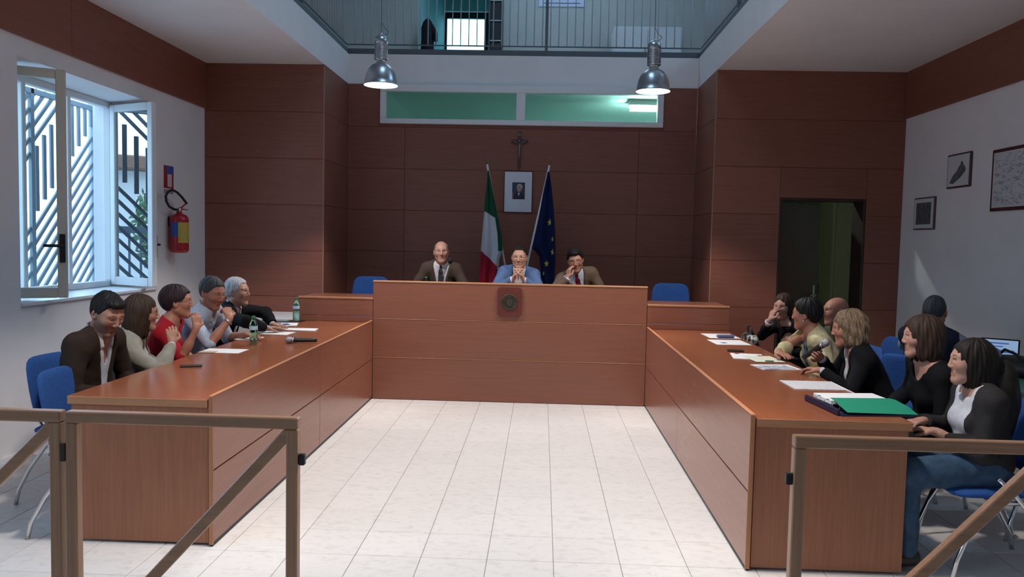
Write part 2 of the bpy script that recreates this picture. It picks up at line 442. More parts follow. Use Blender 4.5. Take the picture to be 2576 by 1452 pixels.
sash((XF+.06, 5.80), (-3.74, 6.07), .625, M_cream, -1, M_gl)
sash((XF+.06, 7.76), (-3.70, 7.49), .625, M_white, 1, M_gl_refl)
for (a, b) in _open[:2]:      # frames of the two unseen windows put in for daylight
    w2 = empty('window_3' if a > 0 else 'window_4', (XF, (a+b)/2, WZ0), kind='structure')
    for bb in ((XF-.03, XF+.04, a, b, FZ0, FZ0+.06), (XF-.03, XF+.04, a, b, FZ1-.06, FZ1), (XF-.03, XF+.04, a, a+.055, FZ0+.06, FZ1-.06), (XF-.03, XF+.04, b-.055, b, FZ0+.06, FZ1-.06),
               (XF-.03, XF+.04, a+.68, a+.735, FZ0+.06, FZ1-.06), (XF-.03, XF+.04, a+1.31, a+1.365, FZ0+.06, FZ1-.06)):
        boxo('frame_bar', bb, M_white, w2, .006)

# lattice screen outside the window
M_lat = mat('pale_grey_lattice', (.20, .25, .29), .5)
gr = empty('lattice_screen', (-4.66, 7.2, 1.0), label='pale slatted lattice screen fixed outside the open window', cat='screen')
GX0, GX1 = -4.68, -4.645
GY0, GY1, GZ0, GZ1 = 6.15, 8.20, .98, 2.92
for b in ((GX0, GX1, GY0, GY1, GZ1-.05, GZ1), (GX0, GX1, GY0, GY1, GZ0, GZ0+.05), (GX0, GX1, GY1-.05, GY1, GZ0, GZ1), (GX0, GX1, GY0, GY0+.05, GZ0, GZ1), (GX0, GX1, 7.14, 7.19, GZ0, GZ1)):
    boxo('frame_bar', b, M_lat, gr)
def slat(p, q, w=.036):
    p, q = Vector(p), Vector(q); d = (q-p); L = d.length
    if L < .05: return
    d.normalize(); n = Vector((0, -d.z, d.y)); M = Matrix(((1, 0, 0, GX0+.006), (0, d.y, n.y, p.y), (0, d.z, n.z, p.z), (0, 0, 0, 1)))
    MB().bbox(0, .02, 0, L, -w/2, w/2, .002, M).build('slat', M_lat, gr)
def band(y0, y1, vert_bands):
    # diagonal slats rising with y at 45 degrees where c=z-y is outside vert bands, upright ones inside
    c = GZ0-y1
    while c < GZ1-y0:
        if not any(a < c < b for a, b in vert_bands):
            ya, yb = max(y0, GZ0-c), min(y1, GZ1-c)
            if yb > ya: slat((0, ya, ya+c), (0, yb, yb+c))
        c += .135
    y = y0+.05
    while y < y1:
        for a, b in vert_bands:
            za, zb = max(GZ0, y+a), min(GZ1, y+b)
            if zb > za: slat((0, y, za), (0, y, zb), .045)
        y += .112
band(GY0+.05, 7.14, [(-5.43, -4.83)])
band(7.19, GY1-.05, [(-5.43, -4.83)])
# outdoors: ground, parapet rail, rendered pier, tree, house
struct('ground_outside', MB().box(-60, XL_W-TW, -40, 60, -.4, -.25), mat('pale_paving', (.45, .47, .48), .9))
struct('wall_outside', MB().bbox(-4.76, -4.47, 8.22, 8.9, -.25, 3.4, .02), mat('rough_grey_render', (.42, .43, .46), .9, bump=.5, bscale=30))
rl = empty('balcony_rail', (-5.6, 6.8, 0), label='grey balcony rail with uprights beyond the lattice screen', cat='railing')
boxo('top_rail', (-5.65, -5.59, 4.6, 8.0, 1.62, 1.70), M_lat, rl); boxo('bottom_rail', (-5.65, -5.59, 4.6, 8.0, 1.02, 1.07), M_lat, rl)
_bm = MB().bbox(-.012, .012, -.012, .012, 1.07, 1.62, .002).mesh('baluster'); _bm.materials.append(M_lat)
for k in range(24):
    o = bpy.data.objects.new('baluster', _bm); link(o); o.parent = rl; o.matrix_parent_inverse = Tr(-(-5.6), -6.8, 0); o.location = (-5.62, 4.7+k*.122, 0)
def tree(loc, h, r, label):
    t = empty('leafy_tree', loc, label=label, cat='tree')
    MB().tube([(0, 0, -.25), (.04, .02, h*.35), (0, 0, h*.62)], [.13, .10, .05], 8).build('trunk', mat('bark', (.12, .09, .06), .9), t, False)
    rng = random.Random(3); mb = MB()
    for k in range(2600):
        u = Vector((rng.gauss(0, 1), rng.gauss(0, 1), rng.gauss(0, 1))).normalized()*(r*rng.random()**.4)
        p = Vector((u.x, u.y, u.z*1.1+h*.66)); a = Vector((rng.gauss(0, 1), rng.gauss(0, 1), rng.gauss(0, 1))).normalized(); b = a.orthogonal().normalized()
        s = .07+.05*rng.random(); mb.add([p-a*s, p+b*s*.5, p+a*s, p-b*s*.5], [(0, 1, 2, 3)])
    tag(mb.build('foliage', mat('tree_leaf', (.22, .33, .19), .6, var=.4, vscale=3), t, False), kind='stuff')
tree((-11.5, 5.3, -.2), 2.9, 1.1, 'green leafy tree outdoors mirrored in the open window sash')
hs_ = empty('neighbour_house', (-16, 9, 0), label='pale house with flat eaves standing outdoors beyond the window', cat='house')
boxo('wall', (-19, -15, 2, 12, -.25, 3.0), mat('house_render', (.8, .79, .76), .9), hs_, .02); boxo('roof', (-19.4, -14.6, 1.6, 12.4, 3.0, 3.3), mat('house_roof', (.30, .16, .11), .8), hs_, .03)

# ------------------------------------------------------------------ upper floor round the void
M_upw = mat('upper_wall_paint', (.52, .52, .50), .9, var=.03)
UT = 6.9
up = MB()
up.box(-4.46, XL_W, YB-.2, 16.4, ZF, UT)                                   # left outer wall
up.box(-4.46, 4.2, YB-.2, YB, ZF, UT)
# right outer wall with an unseen opening added to light the left upper wall
for a, b in ((YB-.2, 6.9), (8.5, 16.4)): up.box(XR_W, XR_W+.25, a, b, ZF, UT)
for a, b in ((6.9, 8.5),): up.box(XR_W, XR_W+.25, a, b, ZF, 4.8); up.box(XR_W, XR_W+.25, a, b, 6.5, UT)
wall_upper = struct('wall_upper', up, M_upw)
UYB = 12.6
struct('wall_upper_back', MB().box(-4.46, -2.02, UYB, UYB+.15, ZF, UT).box(-.86, 4.2, UYB, UYB+.15, ZF, UT).box(-2.02, -.86, UYB, UYB+.15, 6.4, UT), mat('upper_back_paint', (.50, .50, .46), .9, var=.03))
M_turq = mat('turquoise_corridor_paint', (.36, .62, .60), .8)
struct('wall_corridor', MB().box(-2.22, -2.02, UYB+.15, 16.2, ZF, UT).box(-.86, -.66, UYB+.15, 16.2, ZF, UT).box(-2.22, -2.10, 16.0, 16.2, ZF, UT).box(-1.16, -.66, 16.0, 16.2, ZF, UT).box(-2.10, -1.16, 16.0, 16.2, 6.12, UT), M_turq)
struct('ceiling_upper', MB().box(-4.46, 4.2, YB-.2, 4.2, UT, UT+.2).box(-4.46, 4.2, 6.4, 10.8, UT, UT+.2).box(-4.46, 4.2, 12.0, 16.4, UT, UT+.2).box(-4.46, -.9, 10.8, 12.0, UT, UT+.2).box(.9, 4.2, 10.8, 12.0, UT, UT+.2).box(-4.46, -1.0, 4.2, 6.4, UT, UT+.2).box(.4, 4.2, 4.2, 6.4, UT, UT+.2), M_wall)  # gaps are unseen skylights, invented to light the void and upper back wall
# glazed door at the end of the corridor
d2 = empty('door_2', (-1.5, 16.05, ZF), kind='structure')
for b in ((-2.10, -1.98, 16.02, 16.1, ZF, 6.1), (-1.24, -1.16, 16.02, 16.1, ZF, 6.1), (-1.98, -1.24, 16.02, 16.1, 5.98, 6.1)):
    boxo('frame_bar', b, mat('dark_door_frame', (.03, .03, .03), .5), d2)
boxo('pane', (-1.98, -1.24, 16.05, 16.058, ZF, 5.98), glass_mat('corridor_glass', (.75, .98, .95), .0), d2, .0005)
struct('wall_outside_north', MB().box(-1.95, 3.0, 20, 20.3, -.25, 5.9), mat('north_facade', (.16, .30, .32), .9))
# railing
rail_l = [(-1, 0)]
def railing(name, p0, p1, label, post_at=()):
    L = math.hypot(p1[0]-p0[0], p1[1]-p0[1]); a = math.atan2(p1[1]-p0[1], p1[0]-p0[0])
    r = empty(name, (p0[0], p0[1], ZF), a, label, 'railing', 'railings round the upper void')
    boxo('base_strip', (0, L, -.02, .02, 0, .07), M_greym, r, .003, False)
    boxo('bottom_rail', (0, L, -.008, .008, .115, .13), M_greym, r, .002, False)
    boxo('top_rail', (0, L, -.025, .025, 1.0, 1.04), M_greym, r, .004, False)
    me = MB().tube([(0, 0, .13), (0, 0, 1.0)], .0065, 6).mesh('baluster'); me.materials.append(M_balus)
    for k in range(1, int(L/.102)):
        o = bpy.data.objects.new('baluster', me); link(o); o.parent = r; o.location = (k*.102, 0, 0)
    for x in post_at: boxo('post', (x-.018, x+.018, -.018, .018, .07, 1.0), M_greym, r, .003, False)
railing('railing', (PX0-.03, YR+.03), (PX1+.03, YR+.03), 'upper railing above the transom window', (2.5,))
railing('railing', (PX0-.03, 3.6), (PX0-.03, YR), 'upper railing above the soffit on the window side', (1.6, 4.6))
railing('railing', (PX1+.03, 3.6), (PX1+.03, YR), 'upper railing above the soffit on the picture wall side', (1.6, 4.6))
struct('trim_3', MB().box(PX0, PX1, YR, YR+.05, ZF, ZF+.004), M_greym)
# things up there
uc = empty('low_cabinet', (1.5, 12.2, ZF), label='white low cabinet behind the upper railing balusters', cat='cabinet')
boxo('body', (.98, 1.98, 12.0, 12.5, ZF+.001, 4.80), M_white, uc, .01); boxo('door', (1.0, 1.475, 11.985, 12.0, ZF+.05, 4.76), M_white, uc); boxo('door', (1.485, 1.96, 11.985, 12.0, ZF+.05, 4.76), M_white, uc)
for x in (1.44, 1.52): boxo('handle', (x-.008, x+.008, 11.965, 11.985, 4.35, 4.5), M_steel, uc)
pn = empty('notice_board', (.2, UYB, 5.2), label='pale notice sheet with ruled lines on the upper back wall', cat='notice')
boxo('sheet', (-.14, .58, UYB-.012, UYB, 5.245, 5.9), mat('pale_lilac_paper', (.66, .68, .82), .8), pn, .001)
for k in range(5): boxo('printed_line', (-.08+.03*(k % 2), .5-.06*(k % 3), UYB-.0135, UYB-.0115, 5.29+k*.09, 5.302+k*.09), M_greym, pn, .0003)
sh = empty('shelf_rack', (-.78, 12.4, ZF), label='dark narrow shelf rack beside the upper corridor opening', cat='rack')
for x in (-.875, -.685): boxo('upright', (x-.01, x+.01, 12.3, 12.56, ZF, 6.0), M_greym, sh)
for k in range(7): boxo('shelf', (-.865, -.695, 12.3, 12.56, ZF+.12+k*.30, ZF+.135+k*.30), mat('pale_shelf', (.6, .6, .58), .6), sh)
M_box = mat('black_file_box', (.03, .032, .035), .6); M_boxb = mat('blue_file_box', (.03, .09, .32), .6)
for k in range(6):
    tag(boxo('file_box', (-.86, -.70, 12.31, 12.55, ZF+.137+k*.30, ZF+.40+k*.30), M_boxb if k > 3 else M_box, None, .006),
        ['black file box on the lowest shelf of the upper rack', 'black file box on the second shelf of the upper rack', 'black file box on the third shelf of the upper rack', 'black file box under the blue ones in the upper rack', 'blue file box above the black ones in the upper rack', 'blue file box on the top shelf of the upper rack'][k], 'box', 'file boxes in the upper rack')
ct = empty('hanging_coat', (-1.95, 12.55, 4.6), label='black coat hanging at the edge of the upper corridor', cat='coat')
_P = []
for z, w, d in ((5.0, .02, .03), (4.95, .06, .05), (4.86, .09, .06), (4.72, .085, .06), (4.58, .09, .06), (4.46, .10, .07)):
    _P.append([Vector((-1.84+w*math.cos(t)+(.012*math.sin(5*t)), 12.47+d*math.sin(t), z)) for t in [2*PI*q/20 for q in range(21)]])
MB().grid(_P[::-1]).build('coat_body', mat('black_cloth', (.012, .012, .016), .9), ct)
MB().tube([(-1.78, 12.46, 4.90), (-1.72, 12.46, 4.78), (-1.71, 12.46, 4.66)], [.035, .035, .028], 10).build('sleeve', MATS['black_cloth'], ct)

# ================================================================== PENDANT LAMPS
M_bell = mat('spun_aluminium', (.44, .46, .49), .30, metal=1, spec=.5)
M_glow = mat('lamp_glow', (1, 1, 1), emit=(1.0, .97, .92), estr=14)
def lamp(x, y, z, label, tiltx=0.0):
    t = empty('pendant_lamp', (x, y, z), label=label, cat='lamp', group='pendant lamps over the council desks')
    prof = [(.155, .0), (.157, .006), (.150, .012), (.146, .05), (.136, .10), (.116, .145), (.088, .178), (.055, .197), (.042, .205), (.040, .225)]
    inner = [(.036, .2), (.052, .188), (.084, .17), (.112, .138), (.132, .095), (.142, .05), (.147, .012), (.155, .0)]
    MB().lathe(prof, cap=False, n=40).build('bell_shade', M_bell, t, False)
    MB().lathe(inner[::-1], cap=False, n=40).build('reflector', mat('reflector_white', (.85, .85, .85), .3), t, False)
    MB().lathe([(.146, .020), (.146, .022)], n=40).build('diffuser', M_glow, t, False)
    hp = [(.045, .225), (.062, .235)]
    for k in range(11): hp += [(.062, .24+k*.0125), (.062, .246+k*.0125), (.054, .247+k*.0125), (.054, .2515+k*.0125)]
    hp += [(.060, .382), (.060, .41), (.052, .435), (.030, .452), (.012, .458), (.010, .475)]
    MB().lathe(hp, n=32, cap=False).build('ballast_housing', M_bell, t, False)
    MB().tube([(0, 0, .47), (0, 0, UT-z)], .003, 6).build('suspension_cable', M_greym, t, False)
    MB().tube([(.02, .0, .45), (.055, .01, .47), (.065, .01, .49), (.03, .01, .52), (.004, .0, .57)], .0025, 6).build('power_cord', M_greym, t, False)
    ld = bpy.data.lights.new('lamp_spot', 'SPOT'); ld.energy = LAMP_W; ld.color = LAMP_RGB; ld.spot_size = math.radians(114); ld.spot_blend = .3; ld.shadow_soft_size = .11
    lo = bpy.data.objects.new('lamp_light', ld); link(lo); lo.parent = t; lo.location = (0, 0, .01)
    return t
lamp(-1.517, 7.4, 3.03, 'aluminium bell pendant lamp hanging over the window side desk end')
lamp(.974, 7.4, 3.01, 'aluminium bell pendant lamp hanging in front of the bright transom pane')
lamp(-1.517, 4.0, 3.03, 'aluminium bell pendant lamp above the wood gate on the window side')
lamp(.974, 4.0, 3.01, 'aluminium bell pendant lamp above the gate near the green binder')

# ================================================================== DESKS
DXL, DXR = -1.686, 1.0587
DY1 = 7.958
ZT, ZPn = .78, .80
# side desks: two board rows on the front, edging, end panel, worktop, inner modesty
def side_desk(name, x_in, x_out, y0, seams, label):
    s = 1 if x_out > x_in else -1
    t = empty(name, ((x_in+x_out)/2, (y0+DY1)/2, 0), label=label, cat='desk', group='long council desks')
    a, b = sorted((x_in, x_in+s*.022))
    ys = [y0]+seams+[DY1-.004]
    for ya, yb in zip(ys[:-1], ys[1:]):
        boxo('front_panel', (a, b, ya+.003, yb-.003, .022, .402), M_dy, t, .002)
        boxo('front_panel', (a, b, ya+.003, yb-.003, .408, ZPn-.004), M_dy, t, .002)
    boxo('backing', (min(a, a), max(b, b), y0+.01, DY1-.006, .39, .42), M_darkgap, t, .001) if False else None
    k0, k1 = sorted((x_in+s*.022, x_in+s*.03)); boxo('backing', (k0, k1, y0+.02, DY1-.006, .01, ZPn-.01), M_darkgap, t, .001)
    boxo('plinth', (min(x_in+s*.006, x_in+s*.02), max(x_in+s*.006, x_in+s*.02), y0+.004, DY1-.006, 0, .022), M_black, t, .001)
    boxo('top_edging', (a-.001, b+.001, y0-.001, DY1-.004, ZPn-.004, ZPn), M_edge, t, .0015)
    boxo('end_edging', (a-.001, b+.001, y0-.004, y0+.003, .01, ZPn-.004), M_edgez, t, .0015)
    c0, c1 = sorted((x_in+s*.03, x_out))
    boxo('worktop', (c0, c1, y0, DY1-.002, ZT-.045, ZT), M_top, t, .003)
    boxo('worktop_edging', (c0, c1, y0-.003, y0, ZT-.044, ZT-.003), M_edgex, t, .001)
    e0, e1 = sorted((x_in+s*.03, x_out-s*.012))
    boxo('end_panel', (e0, e1, y0+.012, y0+.034, .012, ZT-.046), M_dz, t, .002)
    f0, f1 = sorted((x_out-s*.10, x_out-s*.07))
    g0, g1 = sorted((x_in+s*.03, x_in+s*.33))
    for yy in (y0+1.12, y0+2.68): boxo('support', (g0, g1, yy, yy+.025, .01, ZT-.046), M_dz, t, .002)
    return t
side_desk('council_desk', DXL, -2.458, 4.04, [6.05], 'long veneered council desk below the open window')
side_desk('council_desk', DXR, 1.852, 3.976, [6.05], 'long veneered council desk with the green binder on it')
# dais: platform, front of three boards, upstand capping, wings and rear worktops
struct('floor_dais', MB().box(PX0+.002, PX1-.002, DY1+.07, YR-.022, 0, PLAT), mat('dais_carpet', (.05, .045, .045), .95))
ds = empty('dais_desk', (-.31, DY1, 0), label='tall central dais desk of three stacked boards with a round emblem', cat='desk')
for z0, z1 in ((.0, .425), (.429, .815), (.819, 1.185)): boxo('front_board', (DXL+.001, DXR-.001, DY1, DY1+.022, z0+.003 if z0 else .004, z1), M_dx, ds, .003)
for z in (.426, .816): boxo('joint_bead', (DXL+.002, DXR-.002, DY1-.0015, DY1+.012, z-.001, z+.0045), M_edgex, ds, .0008)
boxo('backing', (DXL+.01, DXR-.01, DY1+.022, DY1+.045, .01, 1.18), M_dx, ds, .002)
boxo('capping', (DXL-.002, DXR+.002, DY1-.004, DY1+.05, 1.185, 1.203), M_edgex, ds, .004)
boxo('worktop', (DXL+.01, DXR-.01, DY1+.046, DY1+.66, .965, 1.005), M_dx, ds, .003)
for x in (DXL+.01, -.33, DXR-.032): boxo('support', (x, x+.022, DY1+.07, DY1+.34, PLAT+.001, .964), M_dz, ds, .002)
def wing(x0, x1, label):
    w = empty('dais_wing', ((x0+x1)/2, DY1, 0), label=label, cat='desk', group='low wings of the dais')
    boxo('front_board', (x0, x1, DY1+.002, DY1+.024, .84, 1.008), M_dx, w, .002)
    boxo('front_board', (x0, x1, DY1-.003, DY1+.024, .782, .836), M_dx, w, .002)
    boxo('front_board', (x0, x1, DY1+.004, DY1+.024, .01, .74), M_dx, w, .002)
    boxo('capping', (x0-.001, x1+.001, DY1-.002, DY1+.05, 1.008, 1.026), M_edgex, w, .003)
    boxo('worktop', (x0, x1, DY1+.05, DY1+.62, .985, 1.02), M_dx, w, .003)
    boxo('support', (x0+.002, x0+.024, DY1+.07, DY1+.6, PLAT+.001, .984), M_dz, w, .002)
    boxo('support', (x1-.024, x1-.002, DY1+.07, DY1+.6, PLAT+.001, .984), M_dz, w, .002)
wing(-2.448, DXL-.003, 'low dais wing behind the standing green bottle')
wing(DXR+.003, 1.872, 'low dais wing behind the desk with the two small sheets')
# emblem: rounded plaque with a raised bronze disc
em = empty('emblem_plaque', (-.312, DY1-.004, 1.017), label='rounded wooden plaque with a bronze disc on the dais front', cat='emblem')
_pl = []
for (sx, sz, a0) in ((1, 1, 0), (-1, 1, 90), (-1, -1, 180), (1, -1, 270)):
    for k in range(7):
        t = math.radians(a0+k*15); _pl.append((sx*(.123-.04)+.04*math.cos(t), sz*(.147-.04)+.04*math.sin(t)))
_Me = Matrix(((1, 0, 0, -.312), (0, 0, -1, DY1), (0, 1, 0, 1.017), (0, 0, 0, 1)))
MB().prism(_pl, .0015, .014, _Me).build('plaque', wood('plaque_wood', (.15, .035, .025), 0, rough=.3), em)
M_brz = mat('dark_bronze', (.085, .075, .055), .5, metal=.7, bump=.5, bscale=60)
dsc = MB().lathe([(.080, .014), (.082, .018), (.078, .022), (.070, .022), (.068, .019), (0.001, .021)], M=_Me, n=36).build('disc', M_brz, em)
rb = MB()
rb.prism([(-.032, -.005), (-.018, -.034), (0, -.045), (.018, -.034), (.032, -.005), (.032, .03), (-.032, .03)], .019, .0255, _Me)
for k in range(5): rb.prism([(-.03+k*.015-.004, .033), (-.03+k*.015+.004, .033), (-.03+k*.015, .047)], .019, .025, _Me)
for k in range(16):
    t = 2*PI*k/16; rb.prism([(.06*math.cos(t)+.006*math.cos(q), .06*math.sin(t)+.006*math.sin(q)) for q in (0, PI/2, PI, 1.5*PI)], .019, .024, _Me)
rb.build('relief', M_brz, dsc)

# ================================================================== WOOD GATES in front
def gate(x0, x1, y, label, brace_from_left_low=True, latch=None, hinge=None):
    t = empty('wooden_gate', ((x0+x1)/2, y, 0), label=label, cat='gate', group='wooden barrier gates')
    w = .041; H = 1.0
    boxo('top_rail', (x0, x1, y, y+w, H-w, H), M_gatex, t, .004)
    boxo('post', (x0, x0+w, y+.0005, y+w-.0005, .02, H-w-.0005), M_gatez, t, .004); boxo('post', (x1-w, x1, y+.0005, y+w-.0005, .02, H-w-.0005), M_gatez, t, .004)
    boxo('bottom_rail', (x0+w, x1-w, y+.001, y+w-.001, .08, .08+w), M_gatex, t, .004)
    a = Vector((x0+w-.01, y+w/2, .10)); b = Vector((x1-w+.01, y+w/2, H-w-.01)); d = b-a; L = d.length; ang = math.atan2(d.z, d.x)
    M = Tr(*a) @ Matrix.Rotation(-ang, 4, 'Y')
    MB().bbox(0, L, -w/2+.003, w/2-.003, -w/2, w/2, .004, M).build('brace', M_gatex, t)
    if latch: boxo('latch', (latch-.011, latch+.011, y+.008, y+.03, .83, .87), M_black, t, .003)
    if hinge: boxo('hinge', (hinge-.009, hinge+.009, y-.002, y+.012, .82, .885), M_jamb, t, .002)
gate(-1.676, -.842, 2.735, 'wooden gate with diagonal brace in front of the window side desk', latch=-.830)
gate(-2.60, -1.694, 2.735, 'wooden gate panel cut by the picture edge below the open window', hinge=-1.685)
gate(.868, 1.74, 2.69, 'wooden gate with diagonal brace before the woman in jeans', latch=.857)

# ================================================================== CHAIRS
def ring_loft(rows, n=28, e=2.6):
    """rows: (centre, half axis vector a, half axis vector b); superellipse sections, closed ends"""
    mb = MB(); P = []
    for c, a, b in rows:
        c, a, b = Vector(c), Vector(a), Vector(b); row = []
        for k in range(n+1):
            t = 2*PI*k/n; ct, st = math.cos(t), math.sin(t)
            row.append(c+a*(math.copysign(abs(ct)**(2/e), ct))+b*(math.copysign(abs(st)**(2/e), st)))
        P.append(row)
    mb.grid(P)
    m = n+1
    mb.add(P[0][:-1], [tuple(range(n))], True); mb.add(P[-1][:-1], [tuple(range(n))[::-1]], True)
    return mb
_CH = {}
def chair_meshes():
    bk = []
    for v in [0, .02, .06, .14, .3, .5, .7, .84, .93, .98, 1]:
        z = .50+.37*v; y = -.205-.075*v
        w = .205+.02*math.sin(v*PI)-.015*v
        rd = min(1, (v/.14)) if v < .14 else min(1, (1-v)/.16)
        w *= (.62+.38*math.sqrt(max(0, 1-(1-rd)**2)))
        t = .006+.016*math.sqrt(max(0, 1-(1-min(1, rd*1.6))**2))
        bk.append(((0, y, z), (w, 0, 0), (0, t, 0)))
    mb = ring_loft(bk, 32, 2.3)
    mb.v = [(x, y+.55*x*x, z) for x, y, z in mb.v]          # wraps forward at the sides
    _CH['backrest'] = mb.mesh('backrest')
    st = []
    for v in [0, .03, .1, .25, .5, .75, .9, .97, 1]:
        y = -.21+.45*v; rd = min(1, v/.12) if v < .5 else min(1, (1-v)/.16); q = math.sqrt(max(0, 1-(1-rd)**2))
        st.append(((0, y, .435+.008*math.cos(v*3)), (.165+.065*q, 0, 0), (0, 0, .006+.022*q)))
    mb = ring_loft(st, 32, 3.0); _CH['seat'] = mb.mesh('seat')
    for k, s in (('l', -1), ('r', 1)):
        _CH['fleg'+k] = MB().tube([(s*.225, -.10, .40), (s*.232, .02, .40), (s*.236, .10, .375), (s*.24, .17, .25), (s*.243, .225, .10), (s*.245, .245, .0)], .0115, 10).mesh('leg')
        _CH['rleg'+k] = MB().tube([(s*.236, .05, .52), (s*.24, -.02, .46), (s*.242, -.10, .36), (s*.246, -.20, .22), (s*.248, -.27, .09), (s*.25, -.29, .0)], .0115, 10).mesh('leg')
        _CH['sup'+k] = MB().tube([(s*.10, -.10, .405), (s*.10, -.21, .41), (s*.10, -.245, .47), (s*.10, -.262, .62)], .010, 8).mesh('back_support')
        _CH['arm'+k] = MB().bbox(s*.262-.024, s*.262+.024, -.20, .10, .655, .685, .012).mesh('armrest')
        _CH['armp'+k] = MB().tube([(s*.236, .05, .50), (s*.255, .06, .60), (s*.262, .03, .655)], .0115, 8).mesh('arm_post')
    _CH['rail'] = MB().tube([(-.225, -.08, .402), (.225, -.08, .402)], .010, 8).tube([(-.232, .06, .398), (.232, .06, .398)], .010, 8).mesh('seat_rail')
    for k in _CH: _CH[k].materials.append(M_blue if k in ('backrest', 'seat') else (M_black if k.startswith('arm') and 'p' not in k else M_chrome))
chair_meshes()
def chair(x, y, face_deg, label, z=0, arms=False, group='blue conference chairs'):
    t = empty('conference_chair', (x, y, z), math.radians(face_deg-90), label, 'chair', group)
    keys = ['backrest', 'seat', 'flegl', 'flegr', 'rlegl', 'rlegr', 'supl', 'supr', 'rail']+(['arml', 'armr', 'armpl', 'armpr'] if arms else [])
    for k in keys:
        o = bpy.data.objects.new(_CH[k].name.split('.')[0], _CH[k]); link(o); o.parent = t
    return t
chair(-2.43, 4.33, 6, 'empty blue chair pushed under the near end of the window side desk')
chair(-1.99, 9.12, -86, 'empty blue armchair behind the dais wing near the standing bottle', PLAT, True)
chair(1.48, 9.12, -97, 'empty blue armchair behind the dais wing on the door side', PLAT, True)
chair(2.96, 4.36, 198, 'blue chair cut by the picture edge behind the woman in jeans')

# ================================================================== WALL ITEMS
def poly_prism(name, pts, y0, y1, m, par):
    """polygon in the xz plane, extruded along y (front at y0)"""
    M = Matrix(((1, 0, 0, 0), (0, 0, -1, y1), (0, 1, 0, 0), (0, 0, 0, 1)))
    return MB().prism(pts, 0, y1-y0, M).build(name, m, par)
def ell_pts(cx, cz, rx, rz, n=20, a0=0, a1=2*PI): return [(cx+rx*math.cos(a0+(a1-a0)*k/n), cz+rz*math.sin(a0+(a1-a0)*k/n)) for k in range(n)]
yw = YR-.02
pf = empty('portrait_frame', (-.315, yw, 1.98), label='white matted framed portrait hanging between the two flags', cat='picture')
boxo('frame', (-.495, -.135, yw-.022, yw, 1.978, 2.496), mat('dark_thin_frame', (.10, .05, .03), .4), pf, .004)
boxo('mat_board', (-.485, -.145, yw-.0245, yw-.02, 1.988, 2.486), mat('mat_board_white', (.66, .68, .74), .6), pf, .001)
boxo('photo', (-.39, -.231, yw-.0255, yw-.024, 2.145, 2.355), mat('photo_dark_blue', (.03, .055, .10), .4), pf, .0003)
poly_prism('photo_suit', [(-.372, 2.147), (-.240, 2.147), (-.243, 2.20), (-.27, 2.228), (-.33, 2.228), (-.365, 2.20)], yw-.0262, yw-.0254, mat('photo_suit', (.015, .02, .035), .4), pf)
poly_prism('photo_shirt', [(-.312, 2.18), (-.29, 2.225), (-.318, 2.228)], yw-.0268, yw-.0261, mat('photo_shirt', (.6, .62, .68), .4), pf)
poly_prism('photo_hair', ell_pts(-.298, 2.297, .036, .040), yw-.0266, yw-.0258, mat('photo_hair', (.55, .50, .46), .4), pf)
poly_prism('photo_face', ell_pts(-.302, 2.279, .029, .043), yw-.0272, yw-.0265, mat('photo_face', (.42, .24, .19), .4), pf)
poly_prism('photo_flag', [(-.389, 2.146), (-.372, 2.146), (-.378, 2.22), (-.388, 2.24)], yw-.0262, yw-.0254, mat('photo_flag', (.45, .10, .12), .4), pf)
cx_ = empty('crucifix', (-.312, yw, 2.53), label='wooden crucifix with a pale figure above the framed portrait', cat='crucifix')
M_cw = wood('crucifix_wood', (.075, .04, .025), 2, rough=.5)
boxo('upright', (-.328, -.296, yw-.024, yw, 2.53, 2.985), M_cw, cx_); boxo('crossbar', (-.414, -.205, yw-.022, yw-.002, 2.85, 2.882), M_cw, cx_)
fg = MB()
fy = yw-.034
fg.tube([(-.312, fy, 2.835), (-.312, fy, 2.79), (-.311, fy, 2.755), (-.312, fy-.006, 2.72), (-.312, fy, 2.67), (-.312, fy+.004, 2.645)], [.016, .018, .013, .014, .010, .007], 10)
for s in (-1, 1): fg.tube([(-.312+s*.010, fy, 2.832), (-.312+s*.045, fy+.004, 2.85), (-.312+s*.088, fy+.008, 2.868)], [.008, .006, .005], 8)
fg.lathe([(.002, -.016), (.010, -.012), (.014, 0), (.011, .011), (.002, .016)], (-.314, fy-.008, 2.862), 12)
fg.build('figure', mat('silvered_figure', (.20, .20, .21), .5, metal=.4), cx_)
boxo('title_plate', (-.33, -.294, yw-.027, yw-.023, 2.935, 2.955), MATS['silvered_figure'], cx_, .001)

